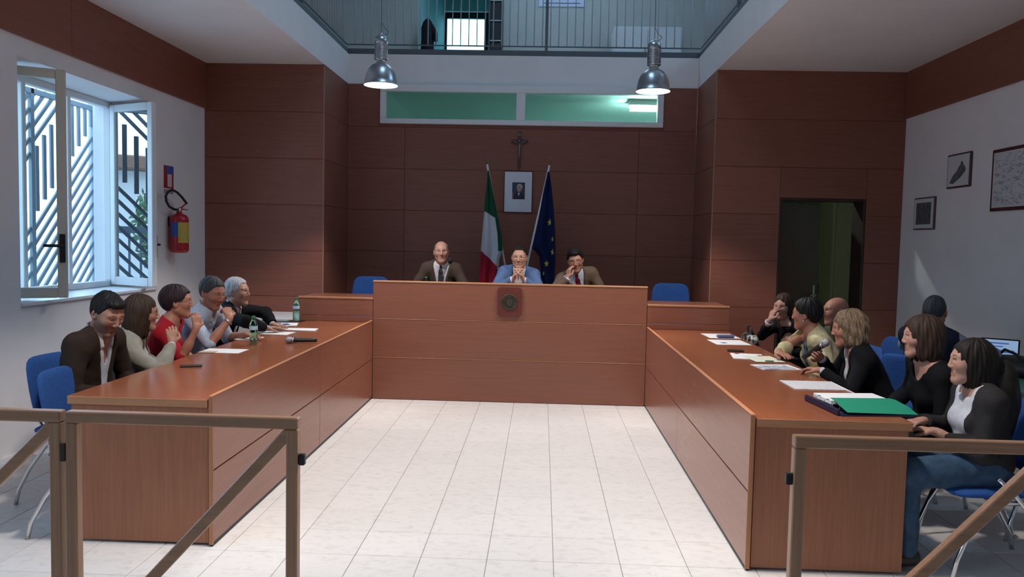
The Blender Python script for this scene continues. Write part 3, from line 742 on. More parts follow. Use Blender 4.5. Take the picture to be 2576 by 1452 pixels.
# pictures on the window-facing wall
xw = XR_W
def wall_picture(y0, y1, z0, z1, fw, label, mfr, mprint, mm, inset=.06):
    t = empty('wall_picture', (xw, (y0+y1)/2, z0), label=label, cat='picture', group='framed pictures on the pale wall')
    boxo('frame', (xw-.022, xw, y0, y1, z0, z1), mfr, t, .004)
    boxo('mat_board', (xw-.0245, xw-.02, y0+fw, y1-fw, z0+fw, z1-fw), mm, t, .001)
    if mprint: boxo('print', (xw-.0255, xw-.024, y0+fw+inset, y1-fw-inset, z0+fw+inset*.9, z1-fw-inset*.9), mprint, t, .0003)
    return t
def print_mat(name, dark, pale, scale, detail, lo, hi, stretch=(1, 1, 1)):
    m, nt, b = _new(name); tc = nt.nodes.new('ShaderNodeTexCoord'); mp = nt.nodes.new('ShaderNodeMapping'); mp.inputs['Scale'].default_value = stretch
    n = nt.nodes.new('ShaderNodeTexNoise'); n.inputs['Scale'].default_value = scale; n.inputs['Detail'].default_value = detail; n.inputs['Distortion'].default_value = 1.2
    nt.links.new(tc.outputs['Object'], mp.inputs[0]); nt.links.new(mp.outputs[0], n.inputs['Vector'])
    r = nt.nodes.new('ShaderNodeValToRGB'); r.color_ramp.elements[0].position = lo; r.color_ramp.elements[0].color = (*dark, 1); r.color_ramp.elements[1].position = hi; r.color_ramp.elements[1].color = (*pale, 1)
    nt.links.new(n.outputs['Fac'], r.inputs['Fac']); nt.links.new(r.outputs['Color'], b.inputs['Base Color']); b.inputs['Roughness'].default_value = .5
    return m
M_fr = mat('reddish_frame', (.07, .022, .02), .4)
M_matb = mat('pale_mat', (.58, .60, .62), .7)
p1 = wall_picture(7.57, 7.99, 2.222, 2.546, .016, 'dark framed drawing of a hilltop building, higher of the two small pictures', M_fr, None, M_matb)
def yz_poly(name, pts, x, m, par):   # pts in (y, z), seen from -x
    M = Matrix(((0, 0, -1, x), (-1, 0, 0, 0), (0, 1, 0, 0), (0, 0, 0, 1)))
    return MB().prism([(-y, z) for y, z in pts][::-1] if sum((pts[i][0]*pts[(i+1) % len(pts)][1]-pts[(i+1) % len(pts)][0]*pts[i][1]) for i in range(len(pts))) > 0 else [(-y, z) for y, z in pts], 0, .0012, M).build(name, m, par)
M_draw = print_mat('drawing_ink', (.03, .04, .045), (.20, .22, .23), 60, 5, .35, .7)
yz_poly('drawn_hill', [(7.93, 2.272), (7.87, 2.34), (7.80, 2.38), (7.68, 2.42), (7.645, 2.40), (7.645, 2.37), (7.74, 2.31), (7.86, 2.262)], xw-.0246, M_draw, p1)
yz_poly('drawn_tower', [(7.80, 2.375), (7.76, 2.425), (7.74, 2.43), (7.725, 2.465), (7.70, 2.465), (7.685, 2.43), (7.66, 2.425), (7.65, 2.40), (7.70, 2.37)], xw-.0256, M_draw, p1)
wall_picture(8.21, 8.645, 1.832, 2.165, .014, 'small framed dark engraving hanging lowest beside the wood panelling', mat('brown_frame', (.10, .045, .03), .4), print_mat('engraving', (.03, .035, .04), (.17, .18, .18), 40, 6, .35, .7), M_matb, .045)
wall_picture(6.28, 7.21, 1.975, 2.51, .030, 'large dark red framed map print cut by the picture edge', M_fr, print_mat('map_lines', (.30, .31, .33), (.58, .59, .62), 13, 8, .36, .52, (1, 1, 2.6)), M_matb, .02)

# extinguisher and its sign
M_red = mat('red_enamel', (.42, .012, .02), .3, coat=.3)
ex = empty('fire_extinguisher', (-3.735, 8.11, 1.43), label='red fire extinguisher hanging on the plaster wall', cat='extinguisher')
exc = (-3.735, 8.11, 0)
MB().lathe([(.06, 1.432), (.082, 1.442), (.092, 1.465), (.093, 1.5), (.093, 1.765), (.088, 1.795), (.07, 1.82), (.036, 1.832), (.028, 1.84), (.028, 1.855)], exc, 32).build('cylinder', M_red, ex)
MB().lathe([(.018, 1.852), (.024, 1.858), (.024, 1.885), (.016, 1.893)], exc, 16).build('valve', M_steel, ex)
lv = MB(); lv.tube([(-3.735, 8.09, 1.882), (-3.72, 8.14, 1.90), (-3.715, 8.19, 1.93), (-3.71, 8.24, 1.945)], [.010, .009, .008, .007], 8)
lv.tube([(-3.735, 8.10, 1.872), (-3.72, 8.17, 1.882), (-3.71, 8.26, 1.878)], [.008, .007, .005], 8); lv.build('lever', M_red, ex)
hz = []
for k in range(22):
    t = -.75*PI+k*(1.52*PI)/21
    hz.append((-3.74-.01*math.sin(k*.3), 8.00-.155*math.sin(t-.5*PI+.35)*.95, 1.965+.092*math.cos(t-.5*PI+.35)))
hz = [(-3.735, 8.08, 1.872), (-3.74, 8.0, 1.875), (-3.745, 7.91, 1.90), (-3.745, 7.85, 1.95), (-3.745, 7.84, 2.0), (-3.74, 7.88, 2.045), (-3.735, 7.96, 2.068), (-3.73, 8.05, 2.05), (-3.72, 8.13, 2.01), (-3.71, 8.19, 1.965), (-3.705, 8.215, 1.945)]
MB().tube(hz, .0125, 10).build('hose', M_black, ex)
def band_patch(a0, a1, z0, z1, m, name, r=.0942, n=14):
    P = [[Vector((exc[0]+r*math.cos(t), exc[1]+r*math.sin(t), z)) for t in [math.radians(a0+(a1-a0)*k/n) for k in range(n+1)]] for z in (z0, z1)]
    MB().grid(P).build(name, m, ex)
band_patch(-72, 40, 1.535, 1.745, print_mat('yellow_label', (.42, .30, .06), (.56, .42, .08), 90, 3, .38, .52), 'yellow_label')
band_patch(-118, -73, 1.60, 1.745, mat('blue_label', (.03, .10, .40), .4), 'blue_label')
MB().bbox(-3.84, -3.80, 8.08, 8.14, 1.70, 1.80, .003).build('wall_bracket', M_black, ex)
sg = empty('extinguisher_sign', (-3.838, 8.1, 2.09), label='small red sign with a blue top above the extinguisher', cat='sign')
boxo('plate', (-3.8395, -3.836, 7.995, 8.205, 2.09, 2.32), mat('sign_red', (.36, .02, .03), .5), sg, .001)
boxo('blue_field', (-3.8365, -3.8352, 8.045, 8.205, 2.24, 2.318), mat('sign_blue', (.05, .10, .38), .5), sg, .0002)
boxo('white_field', (-3.8365, -3.8352, 8.07, 8.165, 2.105, 2.235), mat('sign_white', (.6, .55, .58), .5), sg, .0002)
boxo('grey_strip', (-3.8395, -3.836, 7.995, 8.2, 2.035, 2.078), mat('sign_grey', (.30, .30, .33), .5), sg, .001)

# ================================================================== FLAGS
def flag_col(name):
    return attr_mat(name, rough=.85, spec=.2)
M_flag = flag_col('flag_cloth')
def cloth(name, zs, left, right, folds, yfun, colour, par, m=None, nu=110):
    P = []; C = []
    for z in zs:
        a, b = left(z), right(z); row = []
        for k in range(nu+1):
            u = k/nu; x = a+(b-a)*u
            row.append(Vector((x, yfun(u, z), z))); C.append(colour(u, x, z))
        P.append(row)
    o = MB().grid(P).build(name, m or M_flag, par)
    if m is None:
        ca = o.data.color_attributes.new('Col', 'FLOAT_COLOR', 'POINT'); ca.data.foreach_set('color', [q for c in C for q in (*c, 1)])
    sm = o.modifiers.new('thickness', 'SOLIDIFY'); sm.thickness = .003
    return o
def interp(x, xs, ys): return float(np.interp(x, xs, ys))
f1 = empty('italian_flag', (-.40, 9.70, PLAT), label='green white and red flag on a leaning white pole', cat='flag', group='flags behind the dais')
MB().tube([(-.245, 9.86, PLAT+.02), (-.46, 9.74, 1.387), (-.685, 9.68, 2.54)], .013, 12).build('pole', mat('white_pole', (.66, .66, .68), .35), f1)
MB().tube([(-.685, 9.68, 2.54), (-.705, 9.68, 2.66)], [.010, .003], 10).build('finial', mat('dull_brass', (.25, .18, .09), .4, metal=.7), f1)
MB().lathe([(.10, 0), (.10, .02), (.05, .045), (.02, .06)], (-.245, 9.86, PLAT), 20).build('pole_base', M_steel, f1)
zs1 = [1.0+(2.46-1.0)*k/200 for k in range(201)]
L1 = lambda z: interp(z, [1.0, 1.114, 1.5, 2.0, 2.3, 2.46], [-.775, -.758, -.738, -.705, -.682, -.672])
R1 = lambda z: interp(z, [1.0, 1.2, 1.38, 1.52, 1.7, 2.0, 2.3, 2.46], [-.545, -.535, -.515, -.478, -.497, -.565, -.63, -.664])
GRN, WHT, RED = (.012, .085, .04), (.55, .56, .60), (.30, .012, .03)
def col1(u, x, z):
    edge = .78-.25*max(0, (1.95-z))*.6
    if z > 1.98-.10*u: return GRN
    if u > .80 and z > 1.5: return GRN
    if z > 1.50-.20*u: return WHT
    if u > .92 and z > 1.28: return WHT
    return RED
cloth('cloth', zs1, L1, R1, 4, lambda u, z: 9.66+.022*math.sin(u*11+z*1.3)*(1.2-.3*(z-1.0))-.02*math.sin(u*PI), col1, f1)
f2 = empty('european_flag', (0.0, 9.70, PLAT), label='dark blue flag with yellow stars on a leaning white pole', cat='flag', group='flags behind the dais')
MB().tube([(-.36, 9.58, PLAT+.02), (-.16, 9.67, 1.41), (.066, 9.68, 2.54)], .013, 12).build('pole', MATS['white_pole'], f2)
MB().tube([(.066, 9.68, 2.54), (.098, 9.68, 2.67)], [.010, .003], 10).build('finial', MATS['dull_brass'], f2)
MB().lathe([(.10, 0), (.10, .02), (.05, .045), (.02, .06)], (-.36, 9.58, PLAT), 20).build('pole_base', M_steel, f2)
L2 = lambda z: interp(z, [1.0, 1.2, 1.45, 1.55, 1.8, 2.2, 2.47], [-.005, -.005, -.03, -.125, -.075, -.005, .052])
R2 = lambda z: interp(z, [1.0, 1.15, 1.4, 1.7, 2.0, 2.3, 2.47], [.135, .155, .165, .155, .13, .092, .062])
yf2 = lambda u, z: 9.66+.022*math.sin(u*9+z*1.1)*(1.2-.3*(z-1.0))-.02*math.sin(u*PI)
fl2 = cloth('cloth', zs1, L2, R2, 4, yf2, None or (lambda u, x, z: (.006, .012, .06)), f2)
def star(x, z, r, sx=.8, rot=.1):
    u = (x-L2(z))/(R2(z)-L2(z)); y = yf2(u, z)-.006
    M = Matrix(((sx, 0, 0, x), (0, 0, -1, y), (0, 1, 0, z), (0, 0, 0, 1))) @ Rz(rot)
    pts = [((r if k % 2 == 0 else r*.42)*math.sin(k*PI/5), (r if k % 2 == 0 else r*.42)*math.cos(k*PI/5)) for k in range(10)][::-1]
    MB().prism(pts, 0, .003, M).build('star', mat('star_yellow', (.50, .42, .04), .8), f2)
for x, z, r, sx in ((.088, 1.855, .045, .8), (.122, 1.655, .035, .45), (.128, 1.50, .045, .6), (.058, 1.36, .045, .75), (.03, 1.24, .03, .6)): star(x, z, r, sx)

# ================================================================== THINGS ON THE DESKS
def sheet(pts, z, h, label, m=M_paper, name='paper_sheet', cat='paper', group='papers on the council desks'):
    a = sum(pts[i][0]*pts[(i+1) % len(pts)][1]-pts[(i+1) % len(pts)][0]*pts[i][1] for i in range(len(pts)))
    if a < 0: pts = pts[::-1]
    return tag(MB().prism(pts, z, z+h).build(name, m), label, cat, group)
def rect(cx, cy, w, h, deg):
    c, s = math.cos(math.radians(deg)), math.sin(math.radians(deg))
    return [(cx+c*x-s*y, cy+s*x+c*y) for x, y in ((-w/2, -h/2), (w/2, -h/2), (w/2, h/2), (-w/2, h/2))]
ZD = ZT+.0006
sheet(rect(-2.315, 5.74, .297, .21, 0), ZD, .0015, 'white sheet lying before the woman in red')
sheet(rect(-2.40, 5.66, .12, .085, 2), ZD+.0018, .002, 'small buff card overlapping the sheet before the woman in red', mat('buff_card', (.50, .42, .30), .7), 'card', 'card', None)
sheet(rect(-2.395, 6.47, .17, .21, -4), ZD, .003, 'small white sheet beside the nearer green bottle')
sheet(rect(-2.31, 6.86, .29, .21, -4), ZD, .003, 'white sheet in front of the man with folded sleeves')
sheet([(-2.41, 7.04), (-2.30, 7.07), (-2.02, 7.06), (-2.04, 7.25), (-2.32, 7.24), (-2.42, 7.20)], ZD, .006, 'open white booklet before the white haired man')
_lf = sheet(rect(-2.41, 7.55, .16, .26, 14), ZD, .004, 'white folded leaflet beside the far bottle', name='folded_leaflet', cat='leaflet')
MB().prism(rect(-2.43, 7.53, .05, .12, 30), ZD+.0045, ZD+.0055).build('blue_strip', mat('blue_ink', (.05, .07, .28), .6), _lf)
sheet(rect(-2.44, 7.87, .16, .14, 0), ZD, .002, 'dark coaster under the far green bottle', M_black, 'coaster', 'coaster', None)
sheet(rect(1.685, 7.50, .28, .36, 3), ZD, .002, 'white sheet farthest along the desk carrying a blue case')
_st = sheet(rect(1.655, 7.03, .30, .34, 3), ZD, .002, 'white sheet with a small blue mark, second from the dais')
MB().prism(rect(1.60, 6.98, .05, .05, 20), ZD+.0022, ZD+.0028).build('stamp_mark', MATS['blue_ink'], _st)
tag(MB().bbox(-.08, .08, -.03, .03, 0, .028, .012, Tr(1.70, 7.36, ZD+.002) @ Rz(.1)).build('glasses_case', mat('blue_grey_case', (.12, .14, .27), .3)), 'blue grey glasses case lying on the farthest white sheet', 'case')
sheet(rect(1.60, 6.17, .24, .30, -8), ZD, .003, 'white sheet under the yellowish form before the gold jacket woman')
sheet(rect(1.68, 6.03, .22, .30, 6), ZD+.0034, .002, 'yellowish printed form before the woman in the gold jacket', mat('yellowish_form', (.72, .72, .58), .7))
sheet(rect(1.69, 5.90, .06, .02, 0), ZD+.0056, .006, 'dark green clip on the yellowish printed form', mat('dark_green_plastic', (.02, .09, .06), .5), 'paper_clip', 'clip', None)
for x, y, l in ((1.55, 6.31, 'small red tab on the corner of the white sheet'), (1.70, 6.19, 'small red tab on the upper edge of the yellowish form')):
    sheet(rect(x, y, .04, .03, 20), ZD+.006, .0015, l, mat('red_tab', (.32, .03, .05), .6), 'red_tab', 'tab', 'red paper tabs')
tag(MB().bbox(-.065, .065, -.034, .034, 0, .011, .005, Tr(1.578, 6.46, ZD) @ Rz(-.1)).build('mobile_phone', M_black), 'dark mobile phone beside the yellowish form', 'phone')
sheet(rect(1.665, 5.66, .28, .22, 8), ZD, .003, 'white sheet before the blonde woman holding the microphone')
sheet(rect(1.655, 5.63, .24, .16, 14), ZD+.0034, .0012, 'printed blue grey leaflet on the sheet before the blonde woman', print_mat('leaflet_print', (.16, .18, .30), (.62, .64, .70), 22, 4, .4, .55))
M_prt = print_mat('printed_page', (.42, .42, .46), (.78, .78, .80), 40, 2, .36, .52, (1, 8, 1))
sheet(rect(1.685, 4.955, .31, .29, 1), ZD, .004, 'printed white document lying before the woman in black', M_prt)
sheet([(1.842, 5.10), (1.852, 5.09), (1.852, 4.69), (1.838, 4.81)], ZD+.001, .004, 'white page edge overhanging the desk beside the printed document')
# binder: dark blue covers, rings, green divider, paper stack
bd = empty('ring_binder', (1.715, 4.29, ZD), math.radians(6), 'open dark binder with a bright green divider on the near desk end', 'binder')
boxo('cover', (-.20, .21, -.20, .20, 0, .004), mat('navy_vinyl', (.012, .014, .05), .35), bd, .001, False)
boxo('spine', (-.215, -.20, -.19, .20, 0, .034), MATS['navy_vinyl'], bd, .004, False)
MB().bbox(-.17, .17, -.02, .19, .024, .046, .002).build('paper_stack', M_paper, bd, False)
_gp = [[Vector((-.16, -.185, .016)), Vector((.215, -.185, .006))], [Vector((-.165, -.10, .038)), Vector((.21, -.10, .030))], [Vector((-.15, -.01, .050)), Vector((.19, -.01, .048))], [Vector((-.15, .03, .0485)), Vector((.18, .03, .0475))]]
gm = MB().grid(_gp, False).build('green_divider', mat('green_card', (.01, .26, .15), .6), bd, False); q = gm.modifiers.new('t', 'SOLIDIFY'); q.thickness = .0015
for yy in (-.10, .0, .10): MB().tube([(-.18+.022*math.cos(t), yy, .026+.022*math.sin(t)) for t in [2*PI*k/16 for k in range(16)]], .0025, 6, closed=True).build('ring', M_chrome, bd, False)
MB().bbox(-.20, -.16, -.15, .15, .004, .010, .002).build('ring_mechanism', M_chrome, bd, False)
# bottles
M_pet = mat('green_pet', (.46, .92, .74), .06, trans=1, ior=1.12)
M_cap = mat('green_cap', (.012, .22, .08), .4)
M_lab = mat('bottle_label', (.45, .62, .74), .5, var=.3, vscale=40)
def bottle(x, y, z, label, h=.225):
    k = h/.225
    t = empty('water_bottle', (x, y, z), label=label, cat='bottle', group='green water bottles')
    pr = [(.024, 0), (.031, .004), (.032, .012)]
    for q in range(6): pr += [(.032, .018+q*.014), (.0295, .024+q*.014), (.032, .030+q*.014)]
    pr += [(.0315, .112), (.032, .118), (.032, .150), (.031, .156), (.026, .176), (.016, .194), (.0125, .200), (.0125, .208)]
    MB().lathe([(a*k, b*k) for a, b in pr], n=24).build('bottle_body', M_pet, t, False)
    MB().lathe([(.0325*k, .119*k), (.0325*k, .149*k)], n=24, cap=False).build('label', M_lab, t, False)
    MB().lathe([(.0145*k, .2085*k), (.0145*k, .224*k), (.012*k, .226*k)], n=18).build('cap', M_cap, t, False)
bottle(-2.226, 6.10, ZD, 'green water bottle standing beside the small white sheet')
bottle(-2.44, 7.87, ZD+.002, 'green water bottle standing against the low dais wing', .232)
bottle(-1.19, 8.22, 1.006, 'green bottle top peeping over the dais before the speaker in brown', .23)
# microphones
def mic(M, label, L=.20, hand=False):
    t = empty('microphone', M.to_translation(), label=label, cat='microphone', group='microphones')
    a = MB().lathe([(.012, 0), (.0165, .004), (.0165, .03), (.0175, .05), (.019, L-.045), (.0215, L-.03), (.0215, L-.022)], M=M, n=20).build('mic_body', M_black, t)
    MB().lathe([(.0225, L-.022), (.0245, L-.018), (.0245, L-.010), (.0225, L-.006)], M=M, n=20).build('mic_collar', M_steel, t)
    MB().lathe([(.022, L-.006), (.0265, L+.006), (.0275, L+.018), (.024, L+.034), (.014, L+.044), (.002, L+.047)], M=M, n=20).build('mic_grille', mat('mic_mesh', (.38, .39, .42), .35, metal=.8, bump=.6, bscale=700), t)
    return t
_md = (Vector((-1.985, 6.235, 0))-Vector((-1.785, 6.27, 0))).normalized()
_mz = _md; _mx = Vector((0, 0, 1)); _my = _mz.cross(_mx)
mic(Matrix(((_mx.x, _my.x, _mz.x, -1.775), (_mx.y, _my.y, _mz.y, 6.27), (_mx.z, _my.z, _mz.z, ZD+.0275), (0, 0, 0, 1))), 'black handheld microphone lying on the window side desk')
# small dark phone / pen case on the window-side desk
tag(MB().bbox(-.068, .068, -.02, .02, 0, .012, .006, Tr(-2.238, 5.02, ZD) @ Rz(.4)).build('mobile_phone', mat('dark_slate_plastic', (.02, .022, .03), .35)), 'slim dark phone lying on the desk before the man in brown', 'phone')
# pale cabinet in the corner by the pier
pc = empty('low_cabinet', (-2.9, 8.7, 0), label='pale low cabinet in the corner behind the white haired man', cat='cabinet')
boxo('body', (-3.45, -2.50, 8.25, 8.97, 0, .74), M_cream, pc, .004); boxo('top', (-3.47, -2.48, 8.23, 8.975, .74, .765), M_white, pc, .004)
for a, b in ((-3.44, -2.98), (-2.97, -2.51)): boxo('door', (a, b, 8.235, 8.25, .05, .72), M_cream, pc, .003)

# side table with laptop, bag and headphones
tb = empty('side_table', (3.5, 5.4, 0), label='dark teal topped side table carrying the open laptop', cat='table')
boxo('tabletop', (3.08, 3.93, 4.75, 6.95, .715, .745), mat('teal_laminate', (.035, .12, .105), .4), tb, .006)
for x in (3.14, 3.86):
    for y in (4.82, 6.88): MB().tube([(x, y, 0), (x, y, .715)], .02, 10).build('leg', M_greym, tb)
lp = empty('laptop', (3.63, 6.42, .746), math.radians(-32), 'open laptop with a glowing screen on the side table', 'laptop')
boxo('base', (-.135, .135, -.09, .09, 0, .018), M_black, lp, .004, False)
_Ml = Tr(0, .09, .013) @ Matrix.Rotation(math.radians(-14), 4, 'X')
ls = MB().bbox(-.135, .135, -.008, .006, 0, .175, .004, _Ml).build('lid', M_black, lp, False)
scm = mat('screen_glow', (.02, .02, .02), .3, emit=(.42, .62, .95), estr=.55)
MB().bbox(-.123, .123, -.0095, -.0078, .012, .163, .0004, _Ml).build('screen', scm, ls, False)
for k, (a, b, c_, d_) in enumerate(((-.11, .06, .13, .142), (-.11, .02, .105, .115), (-.04, .10, .06, .085), (-.11, .08, .025, .045))): MB().bbox(a, b, -.0102, -.0094, c_, d_, .0002, _Ml).build('window_bar', mat('screen_bar', (.02, .06, .2), .3, emit=(.08, .20, .55), estr=.5), ls, False)
MB().bbox(-.115, .115, -.065, .055, .018, .020, .0006).build('keyboard', M_greym, lp, False)
bg = empty('black_bag', (3.45, 5.95, .746), label='black soft bag lying on the side table beside the laptop', cat='bag')
mbb = ring_loft([((3.5, 5.62, .80), (.10, 0, 0), (0, 0, .03)), ((3.5, 5.66, .80), (.17, 0, 0), (0, 0, .052)), ((3.5, 5.87, .808), (.19, 0, 0), (0, 0, .06)), ((3.5, 6.1, .803), (.185, 0, 0), (0, 0, .055)), ((3.5, 6.2, .798), (.16, 0, 0), (0, 0, .045)), ((3.5, 6.24, .79), (.09, 0, 0), (0, 0, .03))], 28, 2.8)
mbb.build('bag_body', mat('black_nylon', (.012, .013, .016), .6, bump=.6, bscale=25), bg)
MB().tube([(3.42, 5.72, .855), (3.40, 5.8, .90), (3.40, 5.94, .915), (3.42, 6.05, .86)], .010, 8).build('bag_handle', M_black, bg)
hd = empty('headphones', (3.76, 6.2, .746), label='black headphones resting on the side table behind the bag', cat='headphones')
MB().tube([(3.76+.085*math.cos(t)*.6, 6.22+.085*math.cos(t), .80+.12*math.sin(t)) for t in [PI*k/14 for k in range(15)]], .010, 8).build('headband', M_black, hd)
for s in (-1, 1):
    Mh = Tr(3.76+s*.051, 6.22+s*.085, .795) @ Rz(math.radians(59)) @ Matrix.Rotation(PI/2, 4, 'Y')
    MB().lathe([(.03, -.018), (.045, -.014), (.048, 0), (.04, .016), (.02, .02)], M=Mh, n=18).build('ear_cup', M_black, hd)
# gooseneck microphone on the dais
gn = empty('gooseneck_microphone', (-1.02, 8.30, 1.005), label='black gooseneck microphone before the speaker in the brown suit', cat='microphone')
MB().lathe([(.055, 0), (.055, .012), (.045, .022), (.012, .026)], (-1.02, 8.30, 1.0055), 20).build('stand_base', M_black, gn)
MB().tube([(-1.02, 8.30, 1.03), (-1.025, 8.30, 1.15), (-1.02, 8.32, 1.26), (-.995, 8.37, 1.34), (-.975, 8.41, 1.38)], .004, 8).build('stem', M_black, gn)
MB().lathe([(.008, -.02), (.022, -.012), (.028, .006), (.026, .028), (.012, .042), (.001, .045)], M=Tr(-.968, 8.43, 1.395) @ Matrix.Rotation(math.radians(-45), 4, 'X'), n=16).build('foam_windscreen', mat('black_foam', (.01, .01, .011), .95, bump=.5, bscale=400), gn)

# ================================================================== PEOPLE
# Each body is one closed surface grown from a pose skeleton (distance field, meshed on a grid that is finer at head and hands).
def axis(lo, hi, base, refs):
    out = [lo]; p = lo
    while p < hi:
        s = base
        for a, b, st in refs:
            if a <= p <= b: s = min(s, st)
            elif p < a: s = min(s, max(st, (a-p)*.5+st*.5) if a-p < base else base)
        p += s; out.append(p)
    return np.array(out, np.float32)
def surface_nets(D, xs, ys, zs):
    S = D < 0
    c = S[:-1, :-1, :-1].astype(np.int8)
    for i, j, k in ((1,0,0),(0,1,0),(1,1,0),(0,0,1),(1,0,1),(0,1,1),(1,1,1)):
        c = c+S[i:S.shape[0]-1+i, j:S.shape[1]-1+j, k:S.shape[2]-1+k]
    act = (c > 0) & (c < 8)
    I, J, K = np.nonzero(act)
    n = len(I)
    idx = np.full(act.shape, -1, np.int32); idx[I, J, K] = np.arange(n)
    P = np.zeros((n, 3)); W_ = np.zeros(n)
    cor = [(0,0,0),(1,0,0),(0,1,0),(1,1,0),(0,0,1),(1,0,1),(0,1,1),(1,1,1)]
    vals = [D[I+a, J+b, K+e].astype(np.float64) for a, b, e in cor]
    pos = [np.stack((xs[I+a], ys[J+b], zs[K+e]), 1) for a, b, e in cor]
    for a, b in ((0,1),(2,3),(4,5),(6,7),(0,2),(1,3),(4,6),(5,7),(0,4),(1,5),(2,6),(3,7)):
        m = (vals[a] < 0) != (vals[b] < 0)
        t = vals[a][m]/(vals[a][m]-vals[b][m])
        P[m] += pos[a][m]+(pos[b][m]-pos[a][m])*t[:, None]; W_[m] += 1
    P /= W_[:, None]
    F = []
    for ax in range(3):
        sl0 = [slice(1, -1)]*3; sl1 = [slice(1, -1)]*3
        sl0[ax] = slice(0, -1); sl1[ax] = slice(1, None)
        a0, a1 = S[tuple(sl0)], S[tuple(sl1)]
        ch = a0 != a1
        i, j, k = np.nonzero(ch); neg = a0[ch]
        off = [1, 1, 1]; off[ax] = 0
        i, j, k = i+off[0], j+off[1], k+off[2]
        u, v = [q for q in range(3) if q != ax]
        def cell(du, dv):
            q = [i, j, k]; q[u] = q[u]-du; q[v] = q[v]-dv
            return idx[q[0], q[1], q[2]]
        f = np.stack((cell(1, 1), cell(0, 1), cell(0, 0), cell(1, 0)), 1)
        flip = neg if ax != 1 else ~neg
        f[~flip] = f[~flip][:, ::-1]
        F.append(f)
    F = np.concatenate(F)
    F = F[(F >= 0).all(1)]
    return P, F
def np_mesh(name, P, F):
    me = bpy.data.meshes.new(name)
    me.vertices.add(len(P)); me.vertices.foreach_set('co', P.astype(np.float32).ravel())
    me.loops.add(F.size); me.loops.foreach_set('vertex_index', F.astype(np.int32).ravel())
    me.polygons.add(len(F)); me.polygons.foreach_set('loop_start', np.arange(0, F.size, 4, dtype=np.int32))
    me.polygons.foreach_set('use_smooth', np.ones(len(F), bool))
    me.update(calc_edges=True)
    return me
def smin(a, b, k):
    h = np.maximum(k-np.abs(a-b), 0)/k
    return np.minimum(a, b)-h*h*k*.25
def smax(a, b, k): return -smin(-a, -b, k)
V3 = lambda *p: np.array(p, float)
class Field:
    """list of solids joined smoothly; each has a kind, data, blend radius and body group"""
    def __init__(s): s.p = []
    def cap(s, a, b, ra, rb=None, k=.02, g='torso', sub=False): s.p.append(('c', V3(*a), V3(*b), ra, ra if rb is None else rb, k, g, sub))
    def ell(s, c, r, R=None, k=.02, g='torso', sub=False): s.p.append(('e', V3(*c), V3(*r), np.eye(3) if R is None else R, None, k, g, sub))
    def bounds(s, groups, infl=0):
        lo, hi = V3(9, 9, 9), V3(-9, -9, -9)
        for q in s.p:
            if q[6] not in groups or q[7]: continue
            if q[0] == 'c': l, h = np.minimum(q[1]-q[3], q[2]-q[4]), np.maximum(q[1]+q[3], q[2]+q[4])
            else: e = np.sqrt(((q[3]*q[2][:, None])**2).sum(0)); l, h = q[1]-e, q[1]+e
            lo, hi = np.minimum(lo, l), np.maximum(hi, h)
        return lo-infl-.03, hi+infl+.03
    def eval(s, xs, ys, zs, groups, infl=None, kmul=1.0):
        D = np.full((len(xs), len(ys), len(zs)), .12, np.float32)
        for q in s.p:
            if q[6] not in groups: continue
            f = (infl.get(q[6], 0) if infl else 0); k = q[5]*kmul
            m = .035+k+f
            if q[0] == 'c': lo, hi = np.minimum(q[1]-q[3], q[2]-q[4])-m, np.maximum(q[1]+q[3], q[2]+q[4])+m
            else: e = np.sqrt(((q[3]*q[2][:, None])**2).sum(0)); lo, hi = q[1]-e-m, q[1]+e+m
            ia, ib = np.searchsorted(xs, lo[0]), np.searchsorted(xs, hi[0]); ja, jb = np.searchsorted(ys, lo[1]), np.searchsorted(ys, hi[1]); ka, kb = np.searchsorted(zs, lo[2]), np.searchsorted(zs, hi[2])
            if ib <= ia or jb <= ja or kb <= ka: continue
            X, Y, Z = xs[ia:ib, None, None], ys[None, ja:jb, None], zs[None, None, ka:kb]
            if q[0] == 'c':
                a, b = q[1], q[2]-q[1]; L = max(float(b@b), 1e-9)
                x, y, z = X-np.float32(a[0]), Y-np.float32(a[1]), Z-np.float32(a[2])
                t = np.clip((x*np.float32(b[0]/L)+y*np.float32(b[1]/L))+z*np.float32(b[2]/L), 0, 1)
                d = np.sqrt((x-t*np.float32(b[0]))**2+(y-t*np.float32(b[1]))**2+(z-t*np.float32(b[2]))**2)-(np.float32(q[3])+t*np.float32(q[4]-q[3]))
            else:
                c, r, R = q[1], q[2], q[3]
                x, y, z = X-np.float32(c[0]), Y-np.float32(c[1]), Z-np.float32(c[2])
                k0 = 0; k1 = 0
                for w in range(3):
                    e = (x*np.float32(R[w, 0])+y*np.float32(R[w, 1])+z*np.float32(R[w, 2]))/np.float32(r[w])
                    e2 = e*e; k0 = k0+e2; k1 = k1+e2/np.float32(r[w]**2)
                k0 = np.sqrt(k0); d = k0*(k0-1)/np.sqrt(np.maximum(k1, 1e-6))
            d = d-np.float32(f)
            sub = D[ia:ib, ja:jb, ka:kb]
            D[ia:ib, ja:jb, ka:kb] = smax(sub, -d, k) if q[7] else smin(sub, d, k)
        return D
def unit(v): v = np.asarray(v, float); return v/max(np.linalg.norm(v), 1e-9)
def rot(yaw, pitch, roll):
    """columns: right, forward, up of a head turned by yaw (left +), pitched (up +), rolled (to its right +)"""
    cy, sy = math.cos(yaw), math.sin(yaw); Rz_ = np.array([[cy, -sy, 0], [sy, cy, 0], [0, 0, 1]])
    cp, sp = math.cos(pitch), math.sin(pitch); Rx = np.array([[1, 0, 0], [0, cp, -sp], [0, sp, cp]])
    cr, sr = math.cos(roll), math.sin(roll); Ry = np.array([[cr, 0, sr], [0, 1, 0], [-sr, 0, cr]])
    return Rz_ @ Rx @ Ry
